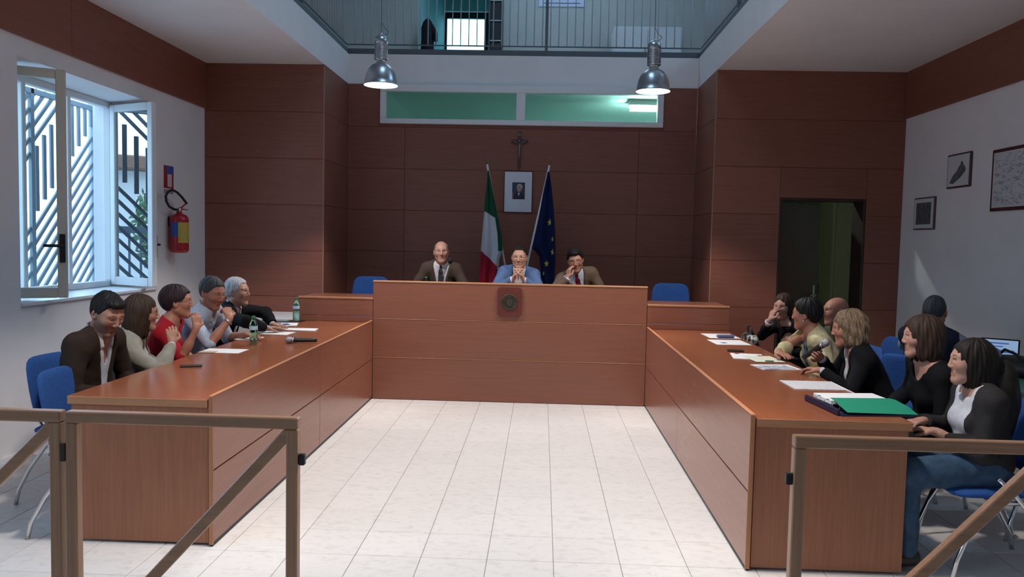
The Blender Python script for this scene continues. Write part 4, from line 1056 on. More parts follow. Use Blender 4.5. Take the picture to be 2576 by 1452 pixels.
M_skin = attr_mat('skin', rough=.5, spec=.35)
M_eye = attr_mat('eye_surface', rough=.15, spec=.5)
def cloth_mat(name, rgb, rough=.85, bump=.25, bscale=350, var=.10, vscale=30, sheen=0): return mat(name, rgb, rough, spec=.2, bump=bump, bscale=bscale, var=var, vscale=vscale)
def hair_mat(name, rgb, var=.35):
    m, nt, b = _new(name); tc = nt.nodes.new('ShaderNodeTexCoord'); mp = nt.nodes.new('ShaderNodeMapping'); mp.inputs['Scale'].default_value = (170, 170, 18)
    n = nt.nodes.new('ShaderNodeTexNoise'); n.inputs['Scale'].default_value = 1; n.inputs['Detail'].default_value = 3
    nt.links.new(tc.outputs['Object'], mp.inputs[0]); nt.links.new(mp.outputs[0], n.inputs['Vector'])
    r = nt.nodes.new('ShaderNodeValToRGB'); r.color_ramp.elements[0].position = .3; r.color_ramp.elements[1].position = .7
    r.color_ramp.elements[0].color = (*[x*(1-var) for x in rgb], 1); r.color_ramp.elements[1].color = (*[min(1, x*(1+var)) for x in rgb], 1)
    nt.links.new(n.outputs['Fac'], r.inputs['Fac']); nt.links.new(r.outputs['Color'], b.inputs['Base Color']); b.inputs['Roughness'].default_value = .6; b.inputs['Specular IOR Level'].default_value = .25
    bp = nt.nodes.new('ShaderNodeBump'); bp.inputs['Strength'].default_value = .5; bp.inputs['Distance'].default_value = .004
    nt.links.new(n.outputs['Fac'], bp.inputs['Height']); nt.links.new(bp.outputs['Normal'], b.inputs['Normal'])
    return m
_PT = {}
def head_solids(F, HC, R, s, fem):
    H = lambda x, y, z: HC+R @ (V3(x, y, z)*s)
    def E(c, r, k=.02, sub=False, Rl=None): F.ell(H(*c), V3(*r)*s, (R if Rl is None else R @ Rl).T, k, 'head', sub)
    def C(a, b, ra, rb=None, k=.02, sub=False): F.cap(H(*a), H(*b), ra*s, None if rb is None else rb*s, k, 'head', sub)
    jw = .94 if fem else 1.0
    E((0, -.014, .030), (.074, .094, .087), .02)
    E((0, .024, -.034), (.060*jw, .066, .076), .03)
    E((0, .030, .020), (.064, .064, .064), .03)
    C((-.050*jw, .0, -.052), (-.016, .062, -.100), .020, .016, .03); C((.050*jw, .0, -.052), (.016, .062, -.100), .020, .016, .03)
    E((0, .066, -.100), (.021*jw, .019, .019), .025)
    for q in (-1, 1):
        E((q*.040, .056, -.018), (.023, .024, .022), .03)                      # cheekbone
        E((q*.031, .096, .0095), (.0165, .0145, .0090), .008, True)                # socket
        C((q*.012, .088, .029), (q*.044, .074, .030), .0085 if not fem else .006, None, .014)   # brow
        C((q*.018, .0835, .0165), (q*.031, .0850, .0200), .0042, None, .003); C((q*.031, .0850, .0200), (q*.046, .0750, .0150), .0042, None, .003)   # upper lid
        C((q*.020, .0815, .0040), (q*.042, .0755, .0035), .0042, None, .005)   # lower lid
        E((q*.077, -.010, -.004), (.010, .020, .031), .008, Rl=rot(q*.35, .15, 0))
        E((q*.084, -.004, -.002), (.006, .010, .017), .005, True)
        E((q*.0105, .097, -.030), (.0085, .010, .0075), .006)                  # nostril wing
    C((0, .088, .022), (0, .108 if not fem else .104, -.022), .0078, .0105 if not fem else .0092, .012)
    C((-.016, .080, -.0585), (.016, .080, -.0585), .0075, None, .008); E((0, .086, -.058), (.012, .007, .006), .006)
    C((-.014, .080, -.0705), (.014, .080, -.0705), .0082, None, .008)
    C((-.020, .0905, -.0642), (.020, .0905, -.0642), .0024, None, .003, True)
def hand_solids(F, W0, d, n, side, curl, spread=.012, s=1.0, thumb=.5, g='hand'):
    """W0 wrist, d fingers' direction, n the way the palm faces, side +1 right hand / -1 left"""
    d = unit(d); n = np.asarray(n, float); n = unit(n-d*(n@d)); t = np.cross(n, d)*side      # t towards the thumb
    rd = .0085*s
    offs = (.030, .010, -.010, -.029); lens = (.072, .080, .074, .058); kn = (.088, .092, .088, .080)
    for o, L, kk in zip(offs, lens, kn):
        K = W0+d*kk*s+t*o*s; F.cap(W0+d*.012+t*o*.55*s, K, .0125*s, .0115*s, .012, g)
        fan = t*(o*.9)
        c1, c2, c3 = curl, curl*2.0, curl*2.7
        q = K
        for c, f, ra in ((c1, .45, rd), (c2, .32, rd*.92), (c3, .23, rd*.85)):
            e = unit(d*math.cos(c)+n*math.sin(c)+fan)
            q2 = q+e*L*f*s; F.cap(q, q2, ra, ra*.95, .004, g); q = q2
    T0_ = W0+d*.020*s+t*.020*s; T1 = T0_+unit(d*.55+t*.75+n*.25)*.042*s; T2 = T1+unit(d*(.8)+t*(.45-thumb)+n*.35)*.032*s; T3 = T2+unit(d*.9+t*(.2-thumb)+n*.35)*.024*s
    F.cap(T0_, T1, .014*s, .0115*s, .012, g); F.cap(T1, T2, .0105*s, .0095*s, .004, g); F.cap(T2, T3, .0095*s, .008*s, .004, g)
def ik(S, T, l1, l2, pole):
    v = T-S; L = np.linalg.norm(v)
    mx = (l1+l2)*.985
    if L > mx: T = S+v/L*mx; v = T-S; L = mx
    L = max(L, abs(l1-l2)+.02); u = v/np.linalg.norm(v)
    a = (l1*l1-l2*l2+L*L)/(2*L); h = math.sqrt(max(l1*l1-a*a, 0))
    p = np.asarray(pole, float); p = unit(p-u*(p@u))
    return S+u*a+p*h, T
def wob(X, Y, Z, seed, f=30.0):
    r = np.random.RandomState(seed); o = 0
    for q in range(5):
        d = r.normal(size=3); d = d/np.linalg.norm(d)*f*(.6+.35*q)
        o = o+np.sin(X*np.float32(d[0])+Y*np.float32(d[1])+Z*np.float32(d[2])+np.float32(r.rand()*6))/(1+.5*q)
    return o/2.4
def person(label, base, face, head, hyaw, hpitch=0, hroll=0, fem=False, hs=1.0, skin=(.42, .22, .15), R=None, L=None, wear=(), trousers=(.03, .03, .04),
           hair=None, hcol=(.02, .014, .01), brow=None, stubble=0, glasses=None, tie=None, slouch=.02, fine=1.0, girth=1.0, earring=False, look=(0, 0), hip_back=0.0, watch=None):
    base = V3(*base); fa = math.radians(face-90)
    Rw = np.array([[math.cos(fa), -math.sin(fa), 0], [math.sin(fa), math.cos(fa), 0], [0, 0, 1]])
    loc = lambda p: Rw.T @ (V3(*p)-base); ldir = lambda v: Rw.T @ V3(*v)
    root = empty('person', tuple(base), fa, label, 'person', 'people seated in the council room')
    HC = loc(head); RH = rot(math.radians(hyaw-face), math.radians(hpitch), math.radians(hroll))
    F = Field()
    hipz = .53; P0 = V3(0, 0, hipz)
    NB = HC+RH @ V3(0, -.030, -.10)*hs*.6+V3(0, -.020, -.080)*hs
    u = unit(NB-P0); tl = float(np.linalg.norm(NB-P0)); k = tl/.545
    rt = unit(np.cross(V3(0, 1, 0), u)); fw = np.cross(u, rt); TM = np.stack([rt, fw, u])
    sp = lambda t, x=0, y=0: P0+u*t*tl+rt*x+fw*(y-slouch*math.sin(PI*min(1, max(0, t))))
    w = (.142 if fem else .164); cw = (.125 if fem else .142)*girth; cd = (.098 if fem else .105)*girth
    # trunk
    F.ell(sp(.08), (.160*girth, .125*girth, .115), TM, .05, 'hips')
    F.ell(sp(.30, 0, .012), ((.128 if fem else .145)*girth, .108*girth, .16*k), TM, .06, 'torso')
    F.ell(sp(.64, 0, .0), (cw, cd, .175*k), TM, .06, 'torso')
    if fem:
        for q in (-1, 1): F.ell(sp(.60, q*.062, .075), (.062, .055, .062), TM, .04, 'torso')
    SH = [sp(.90, q*w, -.005) for q in (-1, 1)]
    F.cap(sp(.87, -w*.80), sp(.87, w*.80), .054 if not fem else .046, None, .06, 'torso')
    for S in SH: F.cap(sp(1.0, 0, -.012)+(S-sp(.9))*.15, S, .046, .042, .05, 'torso')
    # neck
    nr = (.046 if fem else .056)*hs
    F.cap(sp(.95, 0, -.008), HC+RH @ V3(0, -.022, -.055)*hs, nr*1.12, nr, .035, 'neck')
    head_solids(F, HC, RH, hs, fem)
    # arms
    l1, l2 = (.285, .245) if not fem else (.265, .228)
    ends = []
    for q, S, spec in ((-1, SH[0], L), (1, SH[1], R)):
        if spec is None: spec = dict(at=base+Rw @ V3(q*.11, .30, .655), pole=Rw @ V3(q*.7, -.5, -.6), d=Rw @ V3(-q*.35, .9, -.25), n=(0, 0, -1), curl=.25)
        T = loc(spec['at']); pole = ldir(spec['pole']) if 'pole' in spec else V3(q*.6, -.3, -.8)
        E_, T = ik(S, T, l1, l2, pole)
        ar = (.042 if not fem else .036)*(.5+.5*girth)
        F.cap(S, E_, ar*1.05, ar*.86, .035, 'uarm'); F.cap(E_, E_+(T-E_)*.45, ar*.88, ar*.80, .02, 'farm'); F.cap(E_+(T-E_)*.35, T, ar*.82, ar*.56, .02, 'farm')
        d = ldir(spec['d']) if 'd' in spec else unit(T-E_); n = ldir(spec['n']) if 'n' in spec else V3(0, 0, -1)
        hand_solids(F, T, d, n, q, spec.get('curl', .3), s=(.92 if fem else 1.0), thumb=spec.get('thumb', .5))
        F.cap(T-unit(T-E_)*.02, T+unit(d)*.02, ar*.58, ar*.5, .015, 'hand')
        ends.append((S, E_, T, d))
    # legs
    for q in (-1, 1):
        hp, kn, an = V3(q*.085, .02, hipz-.01), V3(q*.125, .42, hipz-.03), V3(q*.13, .40, .10)
        F.cap(hp, kn, .088*girth, .060, .05, 'leg'); F.cap(kn, an, .057, .040, .03, 'leg'); F.cap(an-V3(0, .02, .03), an+V3(0, .15, -.055), .040, .030, .03, 'foot')
    ALL = ('torso', 'hips', 'neck', 'head', 'uarm', 'farm', 'hand', 'leg', 'foot')
    # ---- body mesh
    lo, hi = F.bounds(ALL)
    st, hd_ = .012*fine, .0032*fine; hh = .0046*fine
    hb = .125*hs
    refs = [[], [], []]
    for a in range(3): refs[a].append((HC[a]-hb, HC[a]+hb, hd_))
    for S, E_, T, d in ends:
        c = T+unit(d)*.07
        for a in range(3): refs[a].append((min(T[a], c[a]+unit(d)[a]*.08)-.045, max(T[a], c[a]+unit(d)[a]*.08)+.045, hh))
    refs[2] = [(a, b, s_) for a, b, s_ in refs[2]]
    xs, ys, zs = [axis(lo[a], hi[a], st, refs[a]) for a in range(3)]
    D = F.eval(xs, ys, zs, ALL)
    P, Q = surface_nets(D, xs, ys, zs)
    me = np_mesh('body', P, Q)
    ph = ((P-HC) @ RH)/hs
    col = np.tile(np.array(skin), (len(P), 1)); ax = np.abs(ph[:, 0])
    hdm = (((ph/np.array((.080, .112, .132)))**2).sum(1) < 1.10) & (ph[:, 1] > -.02)
    sst = lambda v, a_, b_: np.clip((v-a_)/(b_-a_), 0, 1)
    def blend(mask, c, f): col[mask] = col[mask]*(1-f)+np.array(c)*f
    f_ = (hdm*.5*np.exp(-((ph[:, 2]+.024)/.016)**2-((ax-.042)/.016)**2)*(ph[:, 1] > .03))[:, None]; col[:] = col*(1-f_)+np.array((skin[0]*1.06, skin[1]*.78, skin[2]*.76))*f_
    if stubble:
        f_ = (hdm*stubble*sst(-ph[:, 2]-.25*(ph[:, 1]-.06), .022, .040)*sst(ph[:, 1], -.015, .01))[:, None]
        col[:] = col*(1-f_)+(np.array(hcol)*.8+np.array(skin)*.2)*f_
    blend(hdm & (ph[:, 1] > .07) & (np.abs(ph[:, 2]+.0645) < .0115*np.sqrt(np.clip(1-(ax/.023)**2, 0, 1))), (skin[0]*.80, skin[1]*.50, skin[2]*.50), .6)
    bz = ph[:, 2]-.0330-.10*np.minimum(ax-.012, .018)+.16*np.maximum(0, ax-.030)
    blend(hdm & (np.abs(bz) < (.0026 if fem else .0042)*np.clip((.052-ax)/.02, .3, 1)) & (ax > .012) & (ax < .048) & (ph[:, 1] > .05), brow or hcol, .72)
    ca = me.color_attributes.new('Col', 'FLOAT_COLOR', 'POINT')
    ca.data.foreach_set('color', np.concatenate([col, np.ones((len(P), 1))], 1).astype(np.float32).ravel())
    body = put('body', me, M_skin, root, False)
    Hp = lambda x, y, z: Vector(HC+RH @ (V3(x, y, z)*hs))
    # ---- eyes
    lk = unit(V3(look[0], 1, look[1]))
    for q in (-1, 1):
        mb = MB(); C = []; n = 14; c = V3(q*.0315, .0735, .0100); r = .0128
        up0 = unit(np.cross(lk, V3(1, 0, 0))); sd = np.cross(lk, up0); rows = []
        for a in (0.5, 10, 13, 24, 28, 45, 70, 100, 140, 179):
            t = math.radians(a); rows.append([Hp(*(c+r*(lk*math.cos(t)+(up0*math.cos(p)+sd*math.sin(p))*math.sin(t)))) for p in [2*PI*z_/n for z_ in range(n+1)]])
            C += [((.01, .01, .01) if a <= 13 else ((.07, .04, .025) if a <= 24 else (.62, .58, .55)))]*(n+1)
        mb.grid(rows); o = mb.build('eye', M_eye, body, False)
        cc = o.data.color_attributes.new('Col', 'FLOAT_COLOR', 'POINT'); cc.data.foreach_set('color', [z_ for c_ in C for z_ in (*c_, 1)])
    # ---- hair
    if hair:
        kind = hair['kind']; t = hair.get('t', .014)
        yb, zb = -.15, -.14
        if kind in ('bob', 'long', 'wavy'): zb = hair.get('bottom', -.13)-.05; yb = hair.get('yb', -.20)
        g = .0036*fine
        gx, gy, gz = np.arange(-.135, .136, g, dtype=np.float32), np.arange(yb, .135, g, dtype=np.float32), np.arange(zb, .155, g if kind in ('short',) else g*1.15, dtype=np.float32)
        X, Y, Z = gx[:, None, None], gy[None, :, None], gz[None, None, :]
        def el(c, r):
            a, b, e = (X-c[0])/r[0], (Y-c[1])/r[1], (Z-c[2])/r[2]; k0 = np.sqrt(a*a+b*b+e*e); return k0*(k0-1)/np.sqrt(np.maximum((a/r[0])**2+(b/r[1])**2+(e/r[2])**2, 1e-6))
        ang = np.arctan2(X, -(Y+.01))
        strand = np.sin(ang*26+Z*18)*.0016+np.sin(ang*11-Z*30+1.0)*.0018+wob(X, Y, Z, 5, 55)*.0016
        cap = el((0, -.016, .034), (.073+hair.get('ts', t*.8), .094+t, .086+hair.get('tt', t)))
        hx = hair.get('line', 0.012 if kind == 'short' else 0.0)
        def hl(y): return np.interp(y, [-.15, -.08, -.045, -.02, .02, .045, .075, .10], [-.085, -.075, -.045, .005, .012, .03+hx, .066+hx, .072+hx]).astype(np.float32)
        line = hl(Y)-Z+wob(X, Y, Z, 9, 90)*.003+(hair.get('recede', .012 if kind == 'short' else 0)*np.exp(-((np.abs(X)-.035)/.018)**2)*np.clip((Y-.02)*20, 0, 1)).astype(np.float32)
        if kind == 'short':
            d = smax(cap, line*.8, .008)
            if hair.get('bald'):      # keep only the sides and back
                d = smax(d, -el((0, .015, .095), hair['bald']), .01)
            if hair.get('quiff'): d = smin(d, smax(el((0, .055, .098), (.055, .045, .028)), -el((0, .125, .03), (.07, .05, .055)), .01), .02)
        elif kind in ('bob', 'long', 'wavy'):
            bt = hair.get('bottom', -.13); wd = hair.get('wide', .093)
            mass = el((0, -.028, -.02), (wd, .098, .125))
            skirt = el((0, -.035 if kind != 'long' else -.062, bt*.55), (wd*hair.get('flare', 1.0), .085 if kind != 'long' else .070, abs(bt)*.62+.03))
            d = smin(smin(cap, mass, .03), skirt, .03)
            if kind == 'long':
                d = smin(d, el((0, hair.get('back', -.085), bt*.55), (.10, hair.get('bk', .055), abs(bt)*.62)), .04)
            if kind == 'wavy': strand = strand*1.5+np.sin(Z*70+ang*5)*.004
            d = smax(d, (bt+.03*np.clip(Y*6, -.4, 1)+.012*np.sin(ang*7)-Z)*.8, .015)
            fo = hair.get('face', (.060, .088, .105)); fc = hair.get('fc', (0, .105, -.035))
            d = smax(d, -el(fc, fo), .012)
            d = smax(d, -smax(np.abs(X)-.055, .03-Y+0*Z, .02)-np.maximum(0, Z-.0)*1.0-.0, .01) if False else d
        d = d+strand
        p_, q_ = surface_nets(d.astype(np.float32), gx, gy, gz)
        if len(p_):
            p_ = HC+(p_*hs) @ RH.T
            hm_ = np_mesh('hair', p_, q_); put('hair', hm_, hair['m'], root, False)
    # ---- clothes
    for gi, gspec in enumerate(wear):
        nm, m_ = gspec['name'], gspec['m']; e = gspec.get('e', .010); sl = gspec.get('sleeve', 'long')
        groups = ['torso', 'hips']+([] if sl == 'none' else ['uarm'])+(['farm'] if sl == 'long' else [])
        inf = {'torso': e, 'hips': e*1.1, 'uarm': e*gspec.get('ae', 1.0), 'farm': e*gspec.get('ae', 1.0)*.9}
        lo, hi = F.bounds(groups, e); stp = .0068*fine
        xs, ys, zs = [np.arange(lo[a], hi[a], stp, dtype=np.float32) for a in range(3)]
        D = F.eval(xs, ys, zs, groups, inf, 1.1)
        X, Y, Z = xs[:, None, None], ys[None, :, None], zs[None, None, :]
        pv = [X-np.float32(NB[0]), Y-np.float32(NB[1]), Z-np.float32(NB[2])]
        tx, ty, tz = [sum(np.float32(TM[w_][c_])*pv[c_] for c_ in range(3)) for w_ in range(3)]
        wr = gspec.get('wr', .0035)
        D = D+wob(X, Y, Z, 11+gi+len(label), 26)*wr+wob(X, Y, Z*2.2, 23+len(label), 60)*wr*.35
        rad = np.sqrt(tx*tx+(ty+.005)**2)
        if gspec.get('collar'):
            ch = gspec['collar']
            cl = np.maximum(np.maximum(rad-(nr+.020+.10*np.maximum(0, ch-tz)), (tz-(ch-.30*ty))), -.06-tz)
            D = smin(D, cl, .012)
            if gi == 0: pass
            D = smax(D, -np.maximum(np.maximum(rad-(nr+.006), -(tz-.012)), -1), .004)
        else:
            nh = gspec.get('neck', .070 if not fem else .080)
            D = smax(D, -np.maximum(np.sqrt(tx*tx+(ty-.012)**2)-nh, -(tz+.03)), .010)
        vz, vw = gspec.get('v', (0, 0))
        if vz:
            hw = np.maximum(np.clip((tz+vz)/vz, 0, 1)**gspec.get('vp', .9)*vw, gspec.get('gap', 0)*(tz > -.50))
            op = np.maximum(np.abs(tx-gspec.get('vx', 0))-hw, -(ty-.01))
            if gspec.get('lapel'):
                D = D-np.clip(1-np.abs(op-.022)/.020, 0, 1)*.006*(ty > .02)*(tz > -vz)
            D = smax(D, -op, .005)
        if sl != 'none' and gspec.get('cut', 0):     # sleeve end: drop the last bit towards the wrist
            for S, E_, T, d in ends:
                a = unit(T-E_); c = T-a*gspec['cut']
                pl = (X-np.float32(c[0]))*np.float32(a[0])+(Y-np.float32(c[1]))*np.float32(a[1])+(Z-np.float32(c[2]))*np.float32(a[2])
                near = np.sqrt((X-np.float32(T[0]))**2+(Y-np.float32(T[1]))**2+(Z-np.float32(T[2]))**2)-.13-gspec['cut']
                D = smax(D, np.minimum(pl, -near), .004)
        p_, q_ = surface_nets(D.astype(np.float32), xs, ys, zs)
        put(nm, np_mesh(nm, p_, q_), m_, root, False)
        if tie and gspec.get('tie_on'):
            tw = .022+.020*np.clip(-tz/.35, 0, 1)
            Dt = np.maximum(np.maximum(D-.006, np.abs(tx)-np.where(tz > -.035, .016, tw)), np.maximum(tz-.005, -(ty-.03)))
            p_, q_ = surface_nets(Dt.astype(np.float32), xs, ys, zs)
            if len(p_): put('tie', np_mesh('tie', p_, q_), tie, root, False)
    lo, hi = F.bounds(('hips', 'leg'), .014); xs, ys, zs = [np.arange(lo[a], hi[a], .017, dtype=np.float32) for a in range(3)]
    D = F.eval(xs, ys, zs, ('hips', 'leg'), {'hips': .012, 'leg': .013})
    D = D+wob(xs[:, None, None], ys[None, :, None], zs[None, None, :], 4, 30)*.003
    D = np.maximum(D, zs[None, None, :]-np.float32(hipz+.09))
    p_, q_ = surface_nets(D, xs, ys, zs); put('trousers', np_mesh('trousers', p_, q_), trousers, root, False)
    for q in (-1, 1):
        FS = Field(); an = V3(q*.13, .40, .10); FS.cap(an-V3(0, .02, .03), an+V3(0, .15, -.055), .040, .030, .03, 'foot')
        lo, hi = FS.bounds(('foot',), .01); xs, ys, zs = [np.arange(lo[a], hi[a], .010, dtype=np.float32) for a in range(3)]
        D = FS.eval(xs, ys, zs, ('foot',), {'foot': .009}); D = np.maximum(D, .004-zs[None, None, :])
        p_, q_ = surface_nets(D, xs, ys, zs); put('shoe', np_mesh('shoe', p_, q_), mat('dark_shoe_leather', (.015, .012, .010), .4), root, False)
    # ---- glasses, earring
    if glasses:
        mb = MB()
        for q in (-1, 1):
            mb.tube([Hp(q*.032+.024*math.cos(t), .094-.010*abs(math.cos(t)*q*.5+.5)*.6, .009+.017*math.sin(t)) for t in [2*PI*z_/18 for z_ in range(18)]], .0016*hs, 6, closed=True)
            mb.tube([Hp(q*.056, .088, .014), Hp(q*.074, .070, .016), Hp(q*.082, .01, .012), Hp(q*.080, -.02, .0)], .0016*hs, 6)
        mb.tube([Hp(-.009, .096, .014), Hp(0, .100, .017), Hp(.009, .096, .014)], .0016*hs, 6)
        mb.build('glasses', glasses, root, False)
    if earring:
        MB().lathe([(.002, -.008), (.007, -.004), (.008, .002), (.003, .008)], tuple(Hp(-.084, -.002, -.045)), 10).build('earring', M_chrome, root, False)
        MB().lathe([(.002, -.008), (.007, -.004), (.008, .002), (.003, .008)], tuple(Hp(.084, -.002, -.045)), 10).build('earring', M_chrome, root, False)
    if watch:
        q, wm = watch; S, E_, T, d = ends[0 if q < 0 else 1]; a = unit(T-E_); s0 = Vector(T-a*.03)
        o_ = Vector(a).orthogonal().normalized(); b_ = Vector(a).cross(o_)
        MB().tube([s0+(o_*math.cos(t)+b_*math.sin(t))*.031 for t in [2*PI*z_/18 for z_ in range(18)]], .008, 8, closed=True).build('wristband', wm, root, False)
    return root, ends

# ------------------------------------------------------------------ the people in the room
HD = hair_mat('hair_black', (.007, .006, .006)); HBr = hair_mat('hair_brown', (.040, .022, .014)); HW = hair_mat('hair_white', (.42, .42, .43)); HG = hair_mat('hair_dark_grey', (.055, .058, .065))
HBl = hair_mat('hair_ash_blonde', (.17, .115, .07), .55); HP = hair_mat('hair_aubergine', (.022, .010, .014)); HDB = hair_mat('hair_dark_brown', (.012, .008, .006)); HS = hair_mat('hair_salt_pepper', (.09, .085, .085))
C_ = cloth_mat
c_brown = C_('brown_tweed', (.030, .019, .014)); c_white = C_('white_cotton', (.58, .58, .62)); c_grey = C_('light_grey_knit', (.30, .29, .25)); c_cream = C_('cream_blouse', (.55, .50, .42), var=.25, vscale=18)
c_red = C_('red_jersey', (.36, .012, .022)); c_blue = C_('pale_blue_cotton', (.42, .49, .60)); c_black = C_('black_wool', (.006, .006, .008)); c_olive = C_('olive_brown_wool', (.070, .050, .038), var=.2, vscale=120)
c_sky = C_('mid_blue_wool', (.080, .135, .27)); c_tan = C_('tan_wool', (.115, .080, .058)); c_gold = mat('gold_satin', (.55, .47, .26), .35, bump=.2, bscale=60, var=.2, vscale=25); c_print = C_('blue_floral', (.16, .24, .32), var=.75, vscale=26)
c_dgrey = C_('charcoal_jersey', (.030, .027, .027)); c_navy = C_('navy_fleece', (.010, .013, .028)); c_lgrey = C_('grey_blue_cotton', (.26, .30, .37)); c_moss = C_('moss_green_cotton', (.10, .11, .065))
t_dark = C_('dark_trousers', (.018, .018, .022)); t_jeans = C_('blue_denim', (.045, .085, .14), var=.3, vscale=20)
tie_s = mat('striped_dark_tie', (.035, .038, .040), .6, var=.6, vscale=70); tie_r = C_('dark_red_tie', (.13, .012, .022))
SK = (.40, .205, .14); SKP = (.46, .25, .18); SKR = (.40, .18, .12)
shirt = lambda m, v=(.07, .012), **k: dict(dict(name='shirt', m=m, e=.007, collar=.040, v=v, cut=-.012), **k)
jacket = lambda m, v=(.36, .085), **k: dict(dict(name='jacket', m=m, e=.019, v=v, lapel=True, cut=.012, wr=.005), **k)
BASES = []
def seat(x, y, f, label, z=0, arms=False): chair(x, y, f, label, z, arms)

# window side, near to far
person('bearded man in a brown jacket and open white shirt, eyes lowered', (-2.79, 4.76, 0), -6, (-2.62, 4.72, 1.138), -24, -24, 0, skin=SK, wear=[shirt(c_white, (.17, .045)), jacket(c_brown, (.50, .075), gap=.02)],
       trousers=t_dark, hair=dict(kind='short', m=HD, t=.014, ts=.009, tt=.022, quiff=True, line=.024), stubble=.62, look=(0, -.5), slouch=.05, girth=1.08)
seat(-2.79, 4.79, -5, 'blue chair under the bearded man in brown')
person('woman with brown shoulder length hair and a pale grey cardigan, hand raised', (-2.90, 5.33, 0), 12, (-2.66, 5.22, 1.098), 30, -2, 0, True, .97, SK, R=dict(at=(-2.46, 5.23, .895), d=(-.15, .25, .9), n=(-.5, .8, 0), curl=.5, pole=(.3, -.5, -.8)),
       wear=[dict(name='blouse', m=c_cream, e=.008, v=(.12, .05)), dict(name='cardigan', m=c_grey, e=.020, v=(.6, .075), gap=.045, cut=.01, wr=.005)], trousers=t_dark, hair=dict(kind='bob', m=HBr, t=.016, bottom=-.17, wide=.092, fc=(0, .115, -.03)), hcol=(.05, .03, .02), glasses=M_black)
seat(-2.92, 5.34, 12, 'blue chair under the woman in the pale grey cardigan')
person('woman in a red top with short dark hair, finger to her lips', (-2.90, 5.83, 0), 8, (-2.66, 5.74, 1.130), 22, 2, 0, True, .97, SKR, R=dict(at=(-2.43, 5.54, .965), d=(-.15, .32, .9), n=(-.7, .6, 0), curl=.55, pole=(.5, -.4, -.8)),
       wear=[dict(name='red_top', m=c_red, e=.012, sleeve='short', v=(.10, .05))], trousers=t_dark, hair=dict(kind='short', m=HP, t=.024, ts=.018, tt=.022, line=-.004), hcol=(.02, .012, .012), glasses=M_greym)
seat(-2.92, 5.85, 8, 'blue chair under the woman in the red top')
person('man in a pale blue shirt resting his nose on his fist', (-2.86, 6.33, 0), -6, (-2.60, 6.22, 1.165), -24, -14, 0, skin=SKR, R=dict(at=(-2.40, 6.07, .985), d=(-.42, .34, .72), n=(-.6, .6, -.3), curl=.85, pole=(.5, -.5, -.7)), L=dict(at=(-2.40, 6.42, .82), d=(.7, -.5, 0), curl=.2),
       wear=[shirt(c_blue, (.12, .03), e=.013, sleeve='short', wr=.006)], trousers=t_dark, hair=dict(kind='short', m=HG, t=.015, tt=.017), hcol=(.05, .05, .055), stubble=.35, slouch=.04, look=(0, -.3), watch=(1, M_steel))
seat(-2.88, 6.36, -6, 'blue chair under the man in the pale blue shirt')
person('white haired man in a black jacket over a white shirt', (-2.92, 6.98, 0), 4, (-2.68, 6.95, 1.125), -6, 2, 0, skin=SKP, R=dict(at=(-2.40, 6.86, .825), d=(.7, .4, 0), curl=.15, pole=(-.3, -.9, .3)), L=dict(at=(-2.42, 7.12, .825), d=(.7, -.4, 0), curl=.15, pole=(-.3, .9, .3)),
       wear=[shirt(c_white, (.14, .035)), jacket(c_black, (.55, .08), gap=.045)], trousers=t_dark, hair=dict(kind='short', m=HW, t=.016, tt=.018), hcol=(.30, .30, .30), brow=(.15, .13, .12))
seat(-2.94, 6.98, 4, 'blue chair under the white haired man')
# dais
person('balding man in an olive brown suit and striped tie', (-1.12, 8.97, PLAT), -90, (-1.105, 8.76, 1.487), -82, 0, 3, skin=SKP, fine=1.15, R=dict(at=(-1.36, 8.52, 1.048), d=(.5, -.7, 0), curl=.2), L=dict(at=(-.88, 8.52, 1.048), d=(-.5, -.7, 0), curl=.2),
       wear=[shirt(c_white, tie_on=True), jacket(c_olive, (.34, .085))], trousers=t_dark, tie=tie_s, hair=dict(kind='short', m=HS, t=.006, ts=.006, tt=.004, bald=(.066, .115, .062)), hcol=(.10, .08, .07))
seat(-1.12, 8.97, -90, 'blue armchair under the man in the olive brown suit', PLAT, True)
person('man in a blue jacket and glasses with hands clasped under his chin', (-.28, 8.99, PLAT), -90, (-.245, 8.70, 1.447), -93, -4, 0, skin=SKP, fine=1.15, R=dict(at=(-.300, 8.53, 1.225), d=(.34, .10, .85), n=(.9, 0, -.2), curl=.62, pole=(-.75, -.2, -.7)), L=dict(at=(-.195, 8.53, 1.225), d=(-.34, .10, .85), n=(-.9, 0, -.2), curl=.62, pole=(.75, -.2, -.7)),
       wear=[shirt(c_white, (.10, .025)), jacket(c_sky, (.34, .07))], trousers=t_dark, hair=dict(kind='short', m=HDB, t=.007, ts=.007, tt=.006, line=.022, recede=.03), hcol=(.03, .02, .015), glasses=M_steel, look=(0, -.1))
seat(-.28, 8.99, -90, 'blue armchair under the man in the blue jacket', PLAT, True)
person('man in a tan jacket and dark red tie leaning his cheek on one hand', (.49, 8.99, PLAT), -90, (.365, 8.71, 1.428), -92, -12, 9, skin=SK, fine=1.15, R=dict(at=(.285, 8.60, 1.235), d=(.06, .15, .9), n=(.75, .5, .1), curl=.5, pole=(-.6, -.5, -.7)), L=dict(at=(.66, 8.52, 1.048), d=(-.7, -.5, 0), curl=.2),
       wear=[shirt(c_blue, tie_on=True), jacket(c_tan, (.34, .085))], trousers=t_dark, tie=tie_r, hair=dict(kind='short', m=HD, t=.018, tt=.022, quiff=True), stubble=.25, glasses=M_black, look=(0, -.3))
seat(.49, 8.99, -90, 'blue armchair under the man in the tan jacket', PLAT, True)
